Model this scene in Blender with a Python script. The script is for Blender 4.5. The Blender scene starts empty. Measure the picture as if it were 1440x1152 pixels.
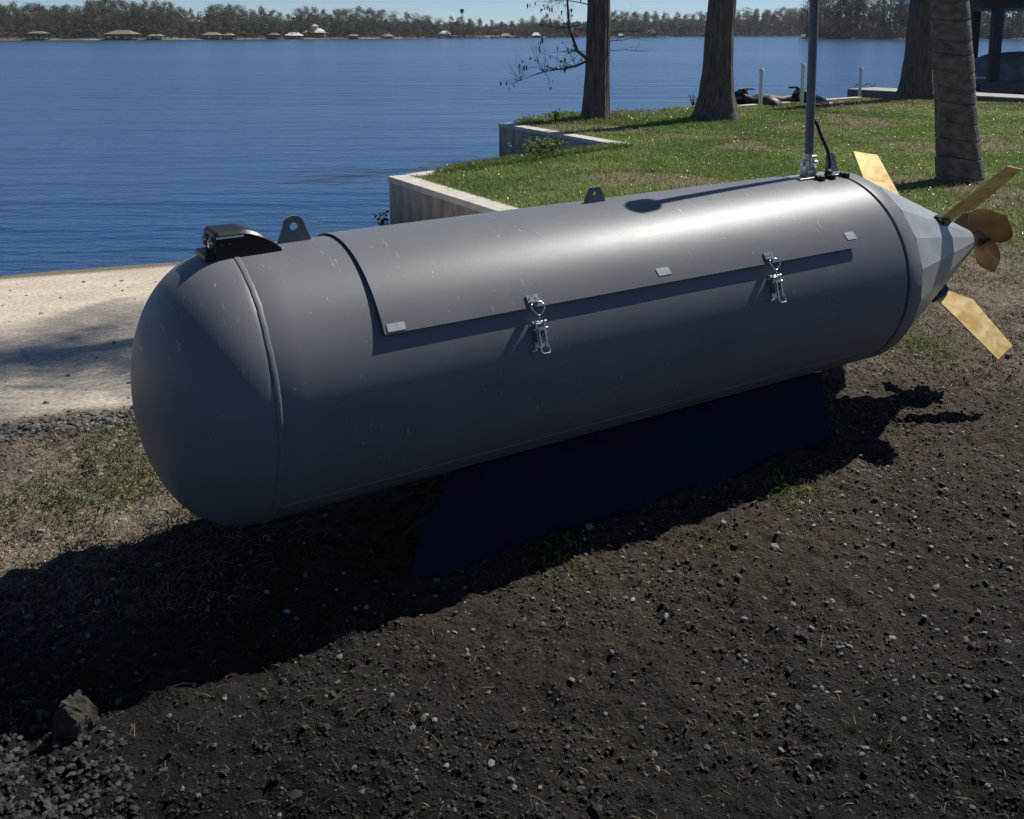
import bpy, bmesh, math, random
import numpy as np
from mathutils import Vector, Matrix
random.seed(7); RNG = np.random.default_rng(11)
PI = math.pi
scn = bpy.context.scene
C = scn.collection
# ------------------------------------------------------------------ camera
HC, HOR = 1.675, 46.0           # eye height; horizon row
FPX, CY = 1380.0, 280.0
PITCH = math.atan((CY - HOR) / FPX)
cam = bpy.data.cameras.new('camera'); co = bpy.data.objects.new('camera', cam); C.objects.link(co)
co.location = (0, 0, HC); co.rotation_euler = (PI/2 - PITCH, 0, 0)
cam.sensor_width = 36; cam.lens = 36*FPX/1440; cam.shift_y = -(576 - CY)/1440
cam.clip_start = .05; cam.clip_end = 6000
scn.camera = co
# ------------------------------------------------------------------ light
SUN_AZ, SUN_EL = math.radians(50), math.radians(50)    # azimuth measured from +y towards +x
w = bpy.data.worlds.new('World'); scn.world = w; w.use_nodes = True
nt = w.node_tree; bg = nt.nodes['Background']
sky = nt.nodes.new('ShaderNodeTexSky'); sky.sky_type = 'NISHITA'; sky.sun_disc = False
sky.sun_elevation = SUN_EL; sky.sun_rotation = SUN_AZ
sky.air_density = 0.55; sky.dust_density = 0.0; sky.ozone_density = 4.0
nt.links.new(sky.outputs[0], bg.inputs[0]); bg.inputs[1].default_value = 0.076
sl = bpy.data.lights.new('sun', 'SUN'); sl.energy = 5.0; sl.angle = math.radians(.53); sl.color = (1, .95, .88)
so = bpy.data.objects.new('sun', sl); C.objects.link(so); so.location = (20, 20, 30)
sd = Vector((math.sin(SUN_AZ)*math.cos(SUN_EL), math.cos(SUN_AZ)*math.cos(SUN_EL), math.sin(SUN_EL)))
so.rotation_euler = sd.to_track_quat('Z', 'Y').to_euler()
scn.view_settings.view_transform = 'Standard'; scn.view_settings.look = 'None'
scn.view_settings.gamma = 1; scn.view_settings.exposure = 0.08
scn.render.engine = 'CYCLES'

# ------------------------------------------------------------------ helpers
def at(px, py, z=0.0):
    """world point seen at a photo pixel on the level z (used once, to measure where things stand)"""
    v = Vector(((px-720)/FPX, (CY-py)/FPX, -1))
    c, s = math.cos(PITCH), math.sin(PITCH)
    d = Vector((v.x, s*v.y - c*v.z, c*v.y + s*v.z))
    t = (z - HC)/d.z
    return Vector((d.x*t, d.y*t, z))
_tab = RNG.random((512, 512))
def vnoise(x, y, seed=0):
    x = x + seed*17.31; y = y + seed*7.77
    xi = np.floor(x).astype(int); yi = np.floor(y).astype(int)
    fx = x-xi; fy = y-yi; fx = fx*fx*(3-2*fx); fy = fy*fy*(3-2*fy)
    a = _tab[xi & 511, yi & 511]; b = _tab[(xi+1) & 511, yi & 511]
    c = _tab[xi & 511, (yi+1) & 511]; d = _tab[(xi+1) & 511, (yi+1) & 511]
    return (a*(1-fx)+b*fx)*(1-fy)+(c*(1-fx)+d*fx)*fy
def fbm(x, y, sc, octv=4, seed=0):
    x = np.asarray(x, float); y = np.asarray(y, float)
    r = 0; a = 1; t = 0
    for k in range(octv):
        r = r + a*vnoise(x/sc*2**k, y/sc*2**k, seed+k*3.1); t += a; a *= .5
    return r/t
def sstep(a, b, x):
    t = np.clip((x-a)/(b-a), 0, 1); return t*t*(3-2*t)

def tag(o, label=None, cat=None, group=None, kind=None):
    if label: o['label'] = label
    if cat: o['category'] = cat
    if group: o['group'] = group
    if kind: o['kind'] = kind
    return o
def link(name, me, mats=None, parent=None):
    o = bpy.data.objects.new(name, me); C.objects.link(o)
    if mats:
        for m in (mats if isinstance(mats, (list, tuple)) else [mats]):
            if len(me.materials) < (len(mats) if isinstance(mats, (list, tuple)) else 1): me.materials.append(m)
    if parent: o.parent = parent
    return o
def np_mesh(name, V, F, smooth=False, col=None, mi=None):
    """V (n,3); F (m,k) constant polygon size"""
    V = np.ascontiguousarray(V, dtype=np.float32); F = np.ascontiguousarray(F, dtype=np.int32)
    me = bpy.data.meshes.new(name)
    me.vertices.add(len(V)); me.vertices.foreach_set('co', V.ravel())
    k = F.shape[1]; m = len(F)
    me.loops.add(m*k); me.loops.foreach_set('vertex_index', F.ravel())
    me.polygons.add(m); me.polygons.foreach_set('loop_start', np.arange(0, m*k, k, dtype=np.int32))
    try: me.polygons.foreach_set('loop_total', np.full(m, k, dtype=np.int32))
    except Exception: pass
    me.polygons.foreach_set('use_smooth', np.full(m, smooth, dtype=bool))
    if mi is not None: me.polygons.foreach_set('material_index', np.asarray(mi, dtype=np.int32))
    if col is not None:
        a = me.color_attributes.new('tone', 'FLOAT_COLOR', 'POINT')
        c4 = np.ones((len(V), 4), np.float32); c4[:, :3] = col
        a.data.foreach_set('color', c4.ravel())
    me.update(); me.validate()
    return me
def obj(name, bm, mat, parent=None, smooth=False, auto=None):
    me = bpy.data.meshes.new(name)
    bmesh.ops.recalc_face_normals(bm, faces=bm.faces[:])
    bm.to_mesh(me); bm.free()
    if smooth:
        for p in me.polygons: p.use_smooth = True
        if auto is not None: me.set_sharp_from_angle(angle=math.radians(auto))
    o = bpy.data.objects.new(name, me); C.objects.link(o)
    me.materials.append(mat)
    if parent: o.parent = parent
    return o
def empty(name, loc, rot=None):
    o = bpy.data.objects.new(name, None); C.objects.link(o); o.location = loc
    o.empty_display_size = .1
    if rot is not None: o.rotation_euler = rot
    return o
def box(bm, x0, x1, y0, y1, z0, z1, M=None, bevel=0):
    vs = [bm.verts.new((x, y, z)) for x in (x0, x1) for y in (y0, y1) for z in (z0, z1)]
    q = [(0,1,3,2),(4,6,7,5),(0,4,5,1),(2,3,7,6),(0,2,6,4),(1,5,7,3)]
    fs = [bm.faces.new([vs[i] for i in f]) for f in q]
    if bevel:
        es = list({e for f in fs for e in f.edges})
        r = bmesh.ops.bevel(bm, geom=es, offset=bevel, segments=2, affect='EDGES', profile=.5)
        vs = list({v for f in r['faces'] for v in f.verts} | {v for v in vs if v.is_valid})
    if M is not None:
        for v in vs: v.co = M @ v.co
    return vs
def tube(bm, pts, rad, seg=8, cap=True):
    pts = [Vector(p) for p in pts]
    if not hasattr(rad, '__len__'): rad = [rad]*len(pts)
    rings = []; prev = None
    for i, p in enumerate(pts):
        d = (pts[min(i+1, len(pts)-1)] - pts[max(i-1, 0)]).normalized()
        if prev is None:
            u = d.orthogonal().normalized()
        else:
            u = (prev - d*prev.dot(d)); u = u.normalized() if u.length > 1e-6 else d.orthogonal().normalized()
        prev = u; v = d.cross(u)
        rings.append([bm.verts.new(p + (u*math.cos(a)+v*math.sin(a))*rad[i]) for a in [2*PI*k/seg for k in range(seg)]])
    for a, b in zip(rings, rings[1:]):
        for k in range(seg): bm.faces.new((a[k], a[(k+1) % seg], b[(k+1) % seg], b[k]))
    if cap:
        bm.faces.new(rings[0][::-1]); bm.faces.new(rings[-1])
def prism(bm, outline, axis_fn, t0, t1):
    """outline: list of 2-d points; axis_fn(u, v, t) -> point"""
    a = [bm.verts.new(axis_fn(u, v, t0)) for u, v in outline]
    b = [bm.verts.new(axis_fn(u, v, t1)) for u, v in outline]
    bm.faces.new(a); bm.faces.new(b[::-1]); n = len(a)
    for i in range(n): bm.faces.new((a[i], b[i], b[(i+1) % n], a[(i+1) % n]))

# ------------------------------------------------------------------ materials
def mat(name, col=(.5,.5,.5), rough=.6, metal=0, noise=0, nscale=20, bump=0, bscale=60, spec=.5, coat=0, col2=None, detail=6, lo=.35, hi=.65, stretch=None, bdist=.01, tone=None, transl=0, distort=0):
    m = bpy.data.materials.new(name); m.use_nodes = True
    n = m.node_tree.nodes; L = m.node_tree.links; b = n['Principled BSDF']
    b.inputs['Roughness'].default_value = rough; b.inputs['Metallic'].default_value = metal
    b.inputs['Specular IOR Level'].default_value = spec
    b.inputs['Coat Weight'].default_value = coat
    b.inputs['Base Color'].default_value = (*col, 1)
    tc = n.new('ShaderNodeTexCoord'); mp = n.new('ShaderNodeMapping'); L.new(tc.outputs['Object'], mp.inputs[0])
    if stretch: mp.inputs['Scale'].default_value = stretch
    m['_mp'] = mp.name
    src = None
    if col2 is not None or noise:
        nz = n.new('ShaderNodeTexNoise'); nz.inputs['Scale'].default_value = nscale; nz.inputs['Detail'].default_value = detail
        nz.inputs['Distortion'].default_value = distort
        L.new(mp.outputs[0], nz.inputs['Vector'])
        cr = n.new('ShaderNodeValToRGB'); cr.color_ramp.elements[0].position = lo; cr.color_ramp.elements[1].position = hi
        c2 = col2 if col2 is not None else tuple(c*(1+noise) for c in col)
        c1 = col if col2 is not None else tuple(c*(1-noise) for c in col)
        cr.color_ramp.elements[0].color = (*c1, 1); cr.color_ramp.elements[1].color = (*c2, 1)
        L.new(nz.outputs[0], cr.inputs[0]); src = cr.outputs[0]
    if tone:
        at_ = n.new('ShaderNodeVertexColor'); at_.layer_name = 'tone'
        if src:
            mx = n.new('ShaderNodeMix'); mx.data_type = 'RGBA'; mx.blend_type = 'MULTIPLY'; mx.inputs[0].default_value = 1
            L.new(at_.outputs[0], mx.inputs[6]); L.new(src, mx.inputs[7]); src = mx.outputs[2]
        else: src = at_.outputs[0]
    if src: L.new(src, b.inputs['Base Color'])
    if bump:
        nz = n.new('ShaderNodeTexNoise'); nz.inputs['Scale'].default_value = bscale; nz.inputs['Detail'].default_value = 8
        L.new(mp.outputs[0], nz.inputs['Vector'])
        bp = n.new('ShaderNodeBump'); bp.inputs['Strength'].default_value = bump; bp.inputs['Distance'].default_value = bdist
        L.new(nz.outputs[0], bp.inputs['Height']); L.new(bp.outputs[0], b.inputs['Normal'])
    if transl:
        tr = n.new('ShaderNodeBsdfTranslucent'); ms = n.new('ShaderNodeMixShader'); ms.inputs[0].default_value = transl
        if src: L.new(src, tr.inputs[0])
        else: tr.inputs[0].default_value = (*col, 1)
        L.new(b.outputs[0], ms.inputs[1]); L.new(tr.outputs[0], ms.inputs[2]); L.new(ms.outputs[0], n['Material Output'].inputs[0])
    return m

def hull_paint():
    m = mat('grey_hull_paint', (.17,.19,.22), .42, spec=.30)
    n = m.node_tree.nodes; L = m.node_tree.links; b = n['Principled BSDF']; mp = n[m['_mp']]
    def nz(scale, detail=4, st=None, rot=None):
        t = n.new('ShaderNodeTexNoise'); t.inputs['Scale'].default_value = scale; t.inputs['Detail'].default_value = detail
        if st:
            q = n.new('ShaderNodeMapping'); q.inputs['Scale'].default_value = st
            if rot: q.inputs['Rotation'].default_value = rot
            L.new(mp.outputs[0], q.inputs[0]); L.new(q.outputs[0], t.inputs['Vector'])
        else: L.new(mp.outputs[0], t.inputs['Vector'])
        return t.outputs[0]
    def ramp(src, a, b_, c0, c1):
        r = n.new('ShaderNodeValToRGB'); r.color_ramp.elements[0].position = a; r.color_ramp.elements[1].position = b_
        r.color_ramp.elements[0].color = (*c0, 1); r.color_ramp.elements[1].color = (*c1, 1); L.new(src, r.inputs[0]); return r.outputs[0]
    base = ramp(nz(3.5, 6), .35, .7, (.148,.157,.170), (.170,.179,.193))
    scr = ramp(nz(5, 2, (30, 3.2, 3.2), (.25, .35, .12)), .69, .73, (0,0,0), (1,1,1))
    msk = ramp(nz(2.2, 3), .46, .56, (0,0,0), (1,1,1))
    spk = ramp(nz(60, 2), .745, .77, (0,0,0), (1,1,1))
    mul = n.new('ShaderNodeMath'); mul.operation = 'MULTIPLY'; L.new(scr, mul.inputs[0]); L.new(msk, mul.inputs[1])
    ad = n.new('ShaderNodeMath'); ad.operation = 'MAXIMUM'; L.new(mul.outputs[0], ad.inputs[0]); L.new(spk, ad.inputs[1])
    s7 = n.new('ShaderNodeMath'); s7.operation = 'MULTIPLY'; s7.inputs[1].default_value = .6; L.new(ad.outputs[0], s7.inputs[0])
    mx = n.new('ShaderNodeMix'); mx.data_type = 'RGBA'; L.new(s7.outputs[0], mx.inputs[0]); L.new(base, mx.inputs[6]); mx.inputs[7].default_value = (.5,.51,.53,1)
    L.new(mx.outputs[2], b.inputs['Base Color'])
    rg = n.new('ShaderNodeMapRange'); rg.inputs[1].default_value = .3; rg.inputs[2].default_value = .7
    rg.inputs[3].default_value = .42; rg.inputs[4].default_value = .445; L.new(nz(22, 5, (1, 2.5, 2.5)), rg.inputs[0]); L.new(rg.outputs[0], b.inputs['Roughness'])
    bp = n.new('ShaderNodeBump'); bp.inputs['Strength'].default_value = .012; bp.inputs['Distance'].default_value = .01
    L.new(nz(60, 3), bp.inputs['Height']); L.new(bp.outputs[0], b.inputs['Normal'])
    return m
M = {}
M['hull'] = hull_paint()
M['cone'] = mat('pale_grey_cone_paint', (.30,.315,.33), .38, noise=.10, nscale=8, bump=.05)
M['dark'] = mat('dark_gap', (.012,.013,.016), .8)
M['lug'] = mat('lug_paint', (.14,.15,.17), .45, noise=.12, nscale=30)
M['black'] = mat('black_plastic', (.006,.006,.007), .42, noise=.2, nscale=40)
M['rubber'] = mat('black_rubber', (.012,.012,.013), .55)
M['chrome'] = mat('bright_steel', (.75,.75,.76), .18, metal=1, noise=.15, nscale=60)
M['steel'] = mat('zinc_steel', (.5,.5,.48), .38, metal=1, noise=.25, nscale=90)
M['lens'] = mat('camera_lens', (.35,.36,.30), .08, metal=.6, noise=.3, nscale=150)
M['mast'] = mat('mast_paint', (.12,.13,.125), .45, noise=.1, nscale=14)
M['tape'] = mat('grey_tape', (.44,.46,.48), .5, noise=.12, nscale=60)
M['brass'] = mat('brass_sheet', (.55,.36,.10), .42, metal=.4, col2=(.80,.62,.28), nscale=9, lo=.34, hi=.62, detail=10, distort=1.2, stretch=(1, 1.6, 1.6), bump=.04, bscale=12)
M['bronze'] = mat('bronze_propeller', (.24,.17,.105), .45, metal=.7, col2=(.34,.26,.17), nscale=12)
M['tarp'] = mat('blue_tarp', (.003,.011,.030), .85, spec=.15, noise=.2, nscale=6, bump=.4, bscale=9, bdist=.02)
M['concrete'] = mat('seawall_concrete', (.24,.205,.15), .9, col2=(.44,.40,.33), stretch=(1.6, 1.6, .7), nscale=3.5, bump=.3, bscale=45, detail=9)
M['concrete2'] = mat('seawall_cap', (.46,.43,.37), .9, col2=(.60,.57,.50), nscale=7, bump=.3, bscale=60, detail=9)
M['rock'] = mat('broken_concrete', (.022,.019,.015), .95, col2=(.06,.052,.038), nscale=18, bump=.8, bscale=60)
M['bark'] = mat('cypress_bark', (.055,.047,.043), .95, col2=(.19,.165,.15), nscale=5, stretch=(5, 5, .6), bump=1, bscale=9, bdist=.03, lo=.3, hi=.75)
M['palm'] = mat('palm_bark', (.085,.072,.064), .95, col2=(.22,.19,.17), nscale=9, stretch=(1, 1, 1.6), bump=1, bscale=30, bdist=.012, lo=.3, hi=.7)
M['twig'] = mat('bare_twig', (.07,.062,.055), .9)
M['moss'] = mat('spanish_moss', (.12,.13,.11), .95)
M['frond'] = mat('palm_frond', (.05,.085,.025), .45, noise=.3, nscale=3, transl=.25)
M['wood'] = mat('weathered_dock_wood', (.10,.09,.08), .85, col2=(.17,.155,.14), nscale=6, stretch=(1, 6, 6), bump=.4)
M['woodtop'] = mat('dock_top', (.38,.36,.33), .8, noise=.15, nscale=5)
M['pvc'] = mat('white_pvc', (.72,.72,.66), .4, noise=.05, nscale=20)
M['jetski'] = mat('black_gelcoat', (.012,.012,.014), .2, coat=.5, noise=.2, nscale=10)
M['cover'] = mat('boat_cover', (.20,.22,.235), .8, noise=.25, nscale=3)
M['white'] = mat('white_paint', (.75,.75,.73), .5, noise=.06, nscale=3)
M['darkpost'] = mat('dark_green_post', (.018,.024,.022), .6, noise=.2, nscale=8)

# ------------------------------------------------------------------ terrain
A_ = Vector((-1.46, 11.37)); WD = Vector((.502, -.865)); 
J_ = Vector((1.58, 14.67)); K_ = Vector((-.26, 18.15))
def side_W(x, y):     # >0 right of the near seawall line (the lawn side)
    return -((x-A_.x)*WD.y - (y-A_.y)*WD.x)*1.0
def ramp_v(x, y): return (x+1.95)*-.35 + (y-4.1)*.94
LAWN = [(2.07, 5.67), (A_.x+.24, A_.y+.02), (J_.x+.22, J_.y+.0), (K_.x+.24, K_.y+.06), (.35, 19.6), (2.2, 20.6), (4.4, 21.9), (5.3, 22.6), (8.7, 25.4), (12.5, 23.4), (26, 16), (60, 8), (60, -5), (4, -5)]
def in_poly(x, y, poly):
    x = np.asarray(x, float); y = np.asarray(y, float); r = np.zeros(x.shape, bool); n = len(poly)
    for i in range(n):
        x0, y0 = poly[i]; x1, y1 = poly[(i+1) % n]
        c = ((y0 > y) != (y1 > y)) & (x < (x1-x0)*(y-y0)/((y1-y0) if y1 != y0 else 1e-9)+x0)
        r ^= c
    return r
def zbase(x, y):
    v = ramp_v(x, y)
    ramp = np.where(v > 0, -.6*(np.maximum(v, 0)/5.7)**1.05, 0)
    ramp = np.maximum(ramp, -2.0)
    lawn = in_poly(x, y, LAWN) & (y > 5.4)
    far = (y > 26) | ((x < -1.4) & (y > 11.5))
    z = np.where(lawn, .0, ramp)
    dv = ramp_v(x, y)
    return z
def clod(x, y):      # relief of the churned soil
    near = 1-sstep(5.5, 8.5, y)
    v = ramp_v(x, y)
    sand = sstep(-.05, .15, v)*(side_W(x, y) < 0)
    h = (fbm(x, y, .55, 3, 1)-.5)*.05 + (fbm(x, y, .12, 4, 5)-.5)*.045 + (fbm(x, y, .03, 3, 9)-.5)*.034
    hs = (fbm(x, y*3, .9, 3, 2)-.5)*.03 + (fbm(x, y, .08, 3, 4)-.5)*.010
    return near*(h*(1-sand)) + sand*hs*(1-sstep(8.5, 9.6, y))
def axis_coords(lo, f0, f1, hi, step, g=1.12):
    mid = list(np.arange(f0, f1, step)); a = []; x = f0; s = step
    while x > lo: s *= g; x -= s; a.append(x)
    b = []; x = mid[-1]; s = step
    while x < hi: s *= g; x += s; b.append(x)
    return np.array(a[::-1]+mid+b)
gx = axis_coords(-400, -2.3, 3.9, 400, .0125, 1.035)
gy = axis_coords(-300, .95, 5.6, 900, .0115, 1.011)
GX, GY = np.meshgrid(gx, gy)
GZ = zbase(GX, GY) + clod(GX, GY)
GZ = np.where(GY > 26, -2.0, GZ); GZ = np.where((GX < -1.5) & (GY > 12), -2.0, GZ)
GZ = np.where((GX > 9) & (GY > 26) , -2.0, GZ)
def lerp3(a, b, t): return a*(1-t[..., None]) + b*t[..., None]
def dryness(x, y): return np.clip(fbm(x, y, .9, 4, 21)*1.5-.25, 0, 1)
def soil_colour(x, y):
    v = ramp_v(x, y); lawn = in_poly(x, y, LAWN) & (y > 5.4)
    sv = v + (fbm(x, y, .3, 3, 31)-.5)*.25
    near_darkening = np.array([.0066, .0054, .0045]); soil = np.array([.060, .048, .037]); dry = np.array([.20, .17, .13])
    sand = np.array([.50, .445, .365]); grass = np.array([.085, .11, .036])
    c = lerp3(near_darkening*np.ones(x.shape+(3,)), soil*np.ones(x.shape+(3,)), sstep(1.5, 4.1, y + (fbm(x, y, .8, 3, 41)-.5)*1.5))  # shade-like darkening towards the camera, painted into the soil colour
    # drier ground: left below the ramp, and right by the tail
    dl = sstep(-.9, -1.35, x)*sstep(2.55, 3.0, y+.2*x+.45) ; dr = sstep(.0, 1.0, (y-4.35)+.25*(x-2.0)+(fbm(x, y, .5, 3, 43)-.5)*.5)
    c = lerp3(c, dry*np.ones_like(c), np.clip(np.maximum(dl, dr), 0, 1)*(.55+.45*dryness(x, y)))
    c = lerp3(c, sand*(.85+.3*fbm(x, y*2.5, .6, 4, 51))[..., None], sstep(.02, .16, sv)*(~lawn))
    c = lerp3(c, np.array([.20, .17, .13])*np.ones_like(c), sstep(5.15, 5.5, v)*(~lawn))
    c = lerp3(c, grass*np.ones_like(c), sstep(7.0, 8.6, y)*lawn)
    bp = .9*sstep(.60, .68, fbm(x, y, 1.6, 3, 61))*lawn*sstep(6, 7, y)
    c = lerp3(c, np.array([.19, .155, .115])*np.ones_like(c), bp)
    return c
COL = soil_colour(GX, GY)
ny, nx = GX.shape; idx = np.arange(ny*nx).reshape(ny, nx)
F = np.stack([idx[:-1, :-1], idx[:-1, 1:], idx[1:, 1:], idx[1:, :-1]], -1).reshape(-1, 4)
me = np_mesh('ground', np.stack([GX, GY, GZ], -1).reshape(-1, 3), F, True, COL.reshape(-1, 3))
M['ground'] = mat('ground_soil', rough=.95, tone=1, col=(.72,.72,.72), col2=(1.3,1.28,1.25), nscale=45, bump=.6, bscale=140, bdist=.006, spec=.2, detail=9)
_n = M['ground'].node_tree.nodes; _L = M['ground'].node_tree.links; _mp = _n[M['ground']['_mp']]
def _add(a_, b_, op='ADD', k=None):
    q = _n.new('ShaderNodeMath'); q.operation = op; _L.new(a_, q.inputs[0])
    if k is None: _L.new(b_, q.inputs[1])
    else: q.inputs[1].default_value = k
    return q.outputs[0]
_v = []
for sc_, am in ((70, .55), (170, .35), (420, .2)):
    t_ = _n.new('ShaderNodeTexVoronoi'); t_.inputs['Scale'].default_value = sc_; _L.new(_mp.outputs[0], t_.inputs['Vector']); _v.append(_add(t_.outputs['Distance'], None, 'MULTIPLY', -am))
_h = _add(_add(_v[0], _v[1]), _v[2])
_b = [q for q in _n if q.type == 'BUMP'][0]; _b.inputs['Strength'].default_value = 1.0; _b.inputs['Distance'].default_value = .012; _L.new(_h, _b.inputs['Height'])
_t = _n.new('ShaderNodeTexVoronoi'); _t.inputs['Scale'].default_value = 150; _L.new(_mp.outputs[0], _t.inputs['Vector'])
_s = _n.new('ShaderNodeSeparateColor'); _L.new(_t.outputs['Color'], _s.inputs[0])
_r = _n.new('ShaderNodeMapRange'); _r.inputs[3].default_value = .55; _r.inputs[4].default_value = 1.55; _L.new(_s.outputs[0], _r.inputs[0])
_vc = [q for q in _n if q.type == 'VERTEX_COLOR'][0]; _sc = _n.new('ShaderNodeSeparateColor'); _L.new(_vc.outputs[0], _sc.inputs[0])
_k = _n.new('ShaderNodeMapRange'); _k.inputs[1].default_value = .22; _k.inputs[2].default_value = .38; _k.inputs[3].default_value = 1; _k.inputs[4].default_value = .22
_L.new(_sc.outputs[0], _k.inputs[0]); _L.new(_k.outputs[0], _b.inputs['Strength'])
_m = _n.new('ShaderNodeMix'); _m.data_type = 'RGBA'; _m.blend_type = 'MULTIPLY'; _L.new(_k.outputs[0], _m.inputs[0])
_p = _n['Principled BSDF']; _src = _p.inputs['Base Color'].links[0].from_socket
_L.new(_src, _m.inputs[6]); _L.new(_r.outputs[0], _m.inputs[7]); _L.new(_m.outputs[2], _p.inputs['Base Color'])
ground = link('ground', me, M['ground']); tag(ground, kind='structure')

# water: fine rippled sheet
def water_mat():
    m = bpy.data.materials.new('lake_water'); m.use_nodes = True
    n = m.node_tree.nodes; L = m.node_tree.links; b = n['Principled BSDF']
    b.inputs['Base Color'].default_value = (.012, .055, .150, 1); b.inputs['Roughness'].default_value = .19
    b.inputs['IOR'].default_value = 1.42; b.inputs['Specular IOR Level'].default_value = .5
    geo = n.new('ShaderNodeNewGeometry')
    hs = []
    for sc, st, amp in ((.6, (.22, 1.0, 1), .16), (2.4, (.35, 1, 1), .07), (8, (.6, 1, 1), .022)):
        mp = n.new('ShaderNodeMapping'); mp.inputs['Scale'].default_value = st; mp.inputs['Rotation'].default_value = (0, 0, .12)
        L.new(geo.outputs['Position'], mp.inputs[0])
        t = n.new('ShaderNodeTexNoise'); t.inputs['Scale'].default_value = sc; t.inputs['Detail'].default_value = 3
        L.new(mp.outputs[0], t.inputs['Vector'])
        q = n.new('ShaderNodeMath'); q.operation = 'MULTIPLY'; q.inputs[1].default_value = amp; L.new(t.outputs[0], q.inputs[0]); hs.append(q.outputs[0])
    a = n.new('ShaderNodeMath'); L.new(hs[0], a.inputs[0]); L.new(hs[1], a.inputs[1])
    c = n.new('ShaderNodeMath'); L.new(a.outputs[0], c.inputs[0]); L.new(hs[2], c.inputs[1])
    # wind lanes: broad areas with stronger and weaker ripples
    mp = n.new('ShaderNodeMapping'); mp.inputs['Scale'].default_value = (.012, .05, 1); L.new(geo.outputs['Position'], mp.inputs[0])
    t = n.new('ShaderNodeTexNoise'); t.inputs['Scale'].default_value = 1; t.inputs['Detail'].default_value = 4; L.new(mp.outputs[0], t.inputs['Vector'])
    mr = n.new('ShaderNodeMapRange'); mr.inputs[1].default_value = .35; mr.inputs[2].default_value = .65; mr.inputs[3].default_value = .35; mr.inputs[4].default_value = 1.0
    L.new(t.outputs[0], mr.inputs[0])
    bp = n.new('ShaderNodeBump'); bp.inputs['Distance'].default_value = 1.0
    L.new(mr.outputs[0], bp.inputs['Strength']); L.new(c.outputs[0], bp.inputs['Height']); L.new(bp.outputs[0], b.inputs['Normal'])
    return m
M['water'] = water_mat()
WZ = -.6
bm = bmesh.new()
xs = [-900, -60, -10, 0, 10, 60, 900]; ys = [3, 10, 20, 60, 200, 600, 1500]
g = [[bm.verts.new((x, y, WZ)) for x in xs] for y in ys]
for j in range(len(ys)-1):
    for i in range(len(xs)-1): bm.faces.new((g[j][i], g[j][i+1], g[j+1][i+1], g[j+1][i]))
tag(obj('lake_water', bm, M['water']), kind='structure')

# ------------------------------------------------------------------ seawalls
def wall_run(name, p0, p1, thick, z0, z1, inward, label, cap=.07):
    """concrete seawall from p0 to p1, thickness towards inward"""
    p0 = Vector(p0); p1 = Vector(p1); d = (p1-p0).normalized(); n_ = Vector(inward).normalized(); L_ = (p1-p0).length
    e = empty(name, (p0.x, p0.y, z0))
    R = Matrix(((d.x, n_.x, 0), (d.y, n_.y, 0), (0, 0, 1))).to_4x4()
    npan = max(1, round(L_/1.8))
    for i in range(npan):
        bm = bmesh.new()
        a, b_ = L_*i/npan+.004, L_*(i+1)/npan-.004
        box(bm, a, b_, .02, thick-.02, 0, z1-z0-cap, R, .006)
        obj('panel', bm, M['concrete'], e)
        bm = bmesh.new(); box(bm, a-.001, b_+.001, 0, thick, z1-z0-cap+.001, z1-z0, R, .01)
        obj('cap', bm, M['concrete2'], e)
    tag(e, label, 'seawall'); return e
nW = (.865, .502)
wall_run('seawall', (A_.x, A_.y), (A_.x+WD.x*6.0, A_.y+WD.y*6.0), .26, -1.1, .02, nW, 'tan concrete seawall beside the sand, its pale cap running back from behind the hull')
nb = Vector((J_.x-A_.x, J_.y-A_.y)).normalized()
wall_run('seawall', (A_.x+nb.x*.27+.0, A_.y+nb.y*.27), (J_.x, J_.y), .24, -1.1, .015, (nb.y, -nb.x), 'narrow concrete seawall along the water, half overgrown by the front lawn')
nk = Vector((K_.x-J_.x, K_.y-J_.y)).normalized()
wall_run('seawall', (J_.x, J_.y), (K_.x, K_.y), .26, -1.1, .02, (nk.y, -nk.x), 'shaded concrete seawall behind the small bush, left of the cypress trunks')
wall_run('seawall', (5.1, 22.5), (8.9, 25.5), .2, -1.1, .04, (.62, -.78), 'far low pale seawall in front of the jet skis')

# ------------------------------------------------------------------ hull of the vehicle
R_ = .42; HZ = .607
dv = Vector((.85861299, .51234963, .01678081)).normalized()
nhv = Vector((dv.y, -dv.x, 0)).normalized(); upv = dv.cross(-nhv).normalized()
if upv.z < 0: upv = -upv
Pseam = Vector((-.85475784, 2.88312405, HZ))
base = Pseam - upv*HZ
sub = empty('underwater_vehicle', base)
sub.rotation_euler = Matrix((( dv.x, -nhv.x, upv.x), (dv.y, -nhv.y, upv.y), (dv.z, -nhv.z, upv.z))).to_euler()
tag(sub, 'long grey torpedo shaped steel underwater vehicle with brass tail fins lying across the gravel', 'underwater vehicle')
def hl(s, r, th):      # hull coordinates -> local point; th in degrees from the top towards the camera side
    t = math.radians(th); return Vector((s, -r*math.sin(t), HZ + r*math.cos(t)))
def revolve(bm, prof, seg=160, th0=0, th1=360, closed_ends=False):
    full = abs(th1-th0-360) < 1e-6; n = seg if full else seg+1
    rings = []
    for s, r in prof:
        if r < 1e-5: rings.append([bm.verts.new(hl(s, 0, 0))])
        else: rings.append([bm.verts.new(hl(s, r, th0+(th1-th0)*k/seg)) for k in range(n)])
    for a, b in zip(rings, rings[1:]):
        for k in range(seg):
            k2 = (k+1) % n if full else k+1
            if len(a) == 1: bm.faces.new((a[0], b[k2], b[k]))
            elif len(b) == 1: bm.faces.new((a[k], a[k2], b[0]))
            else: bm.faces.new((a[k], a[k2], b[k2], b[k]))
    return rings
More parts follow.
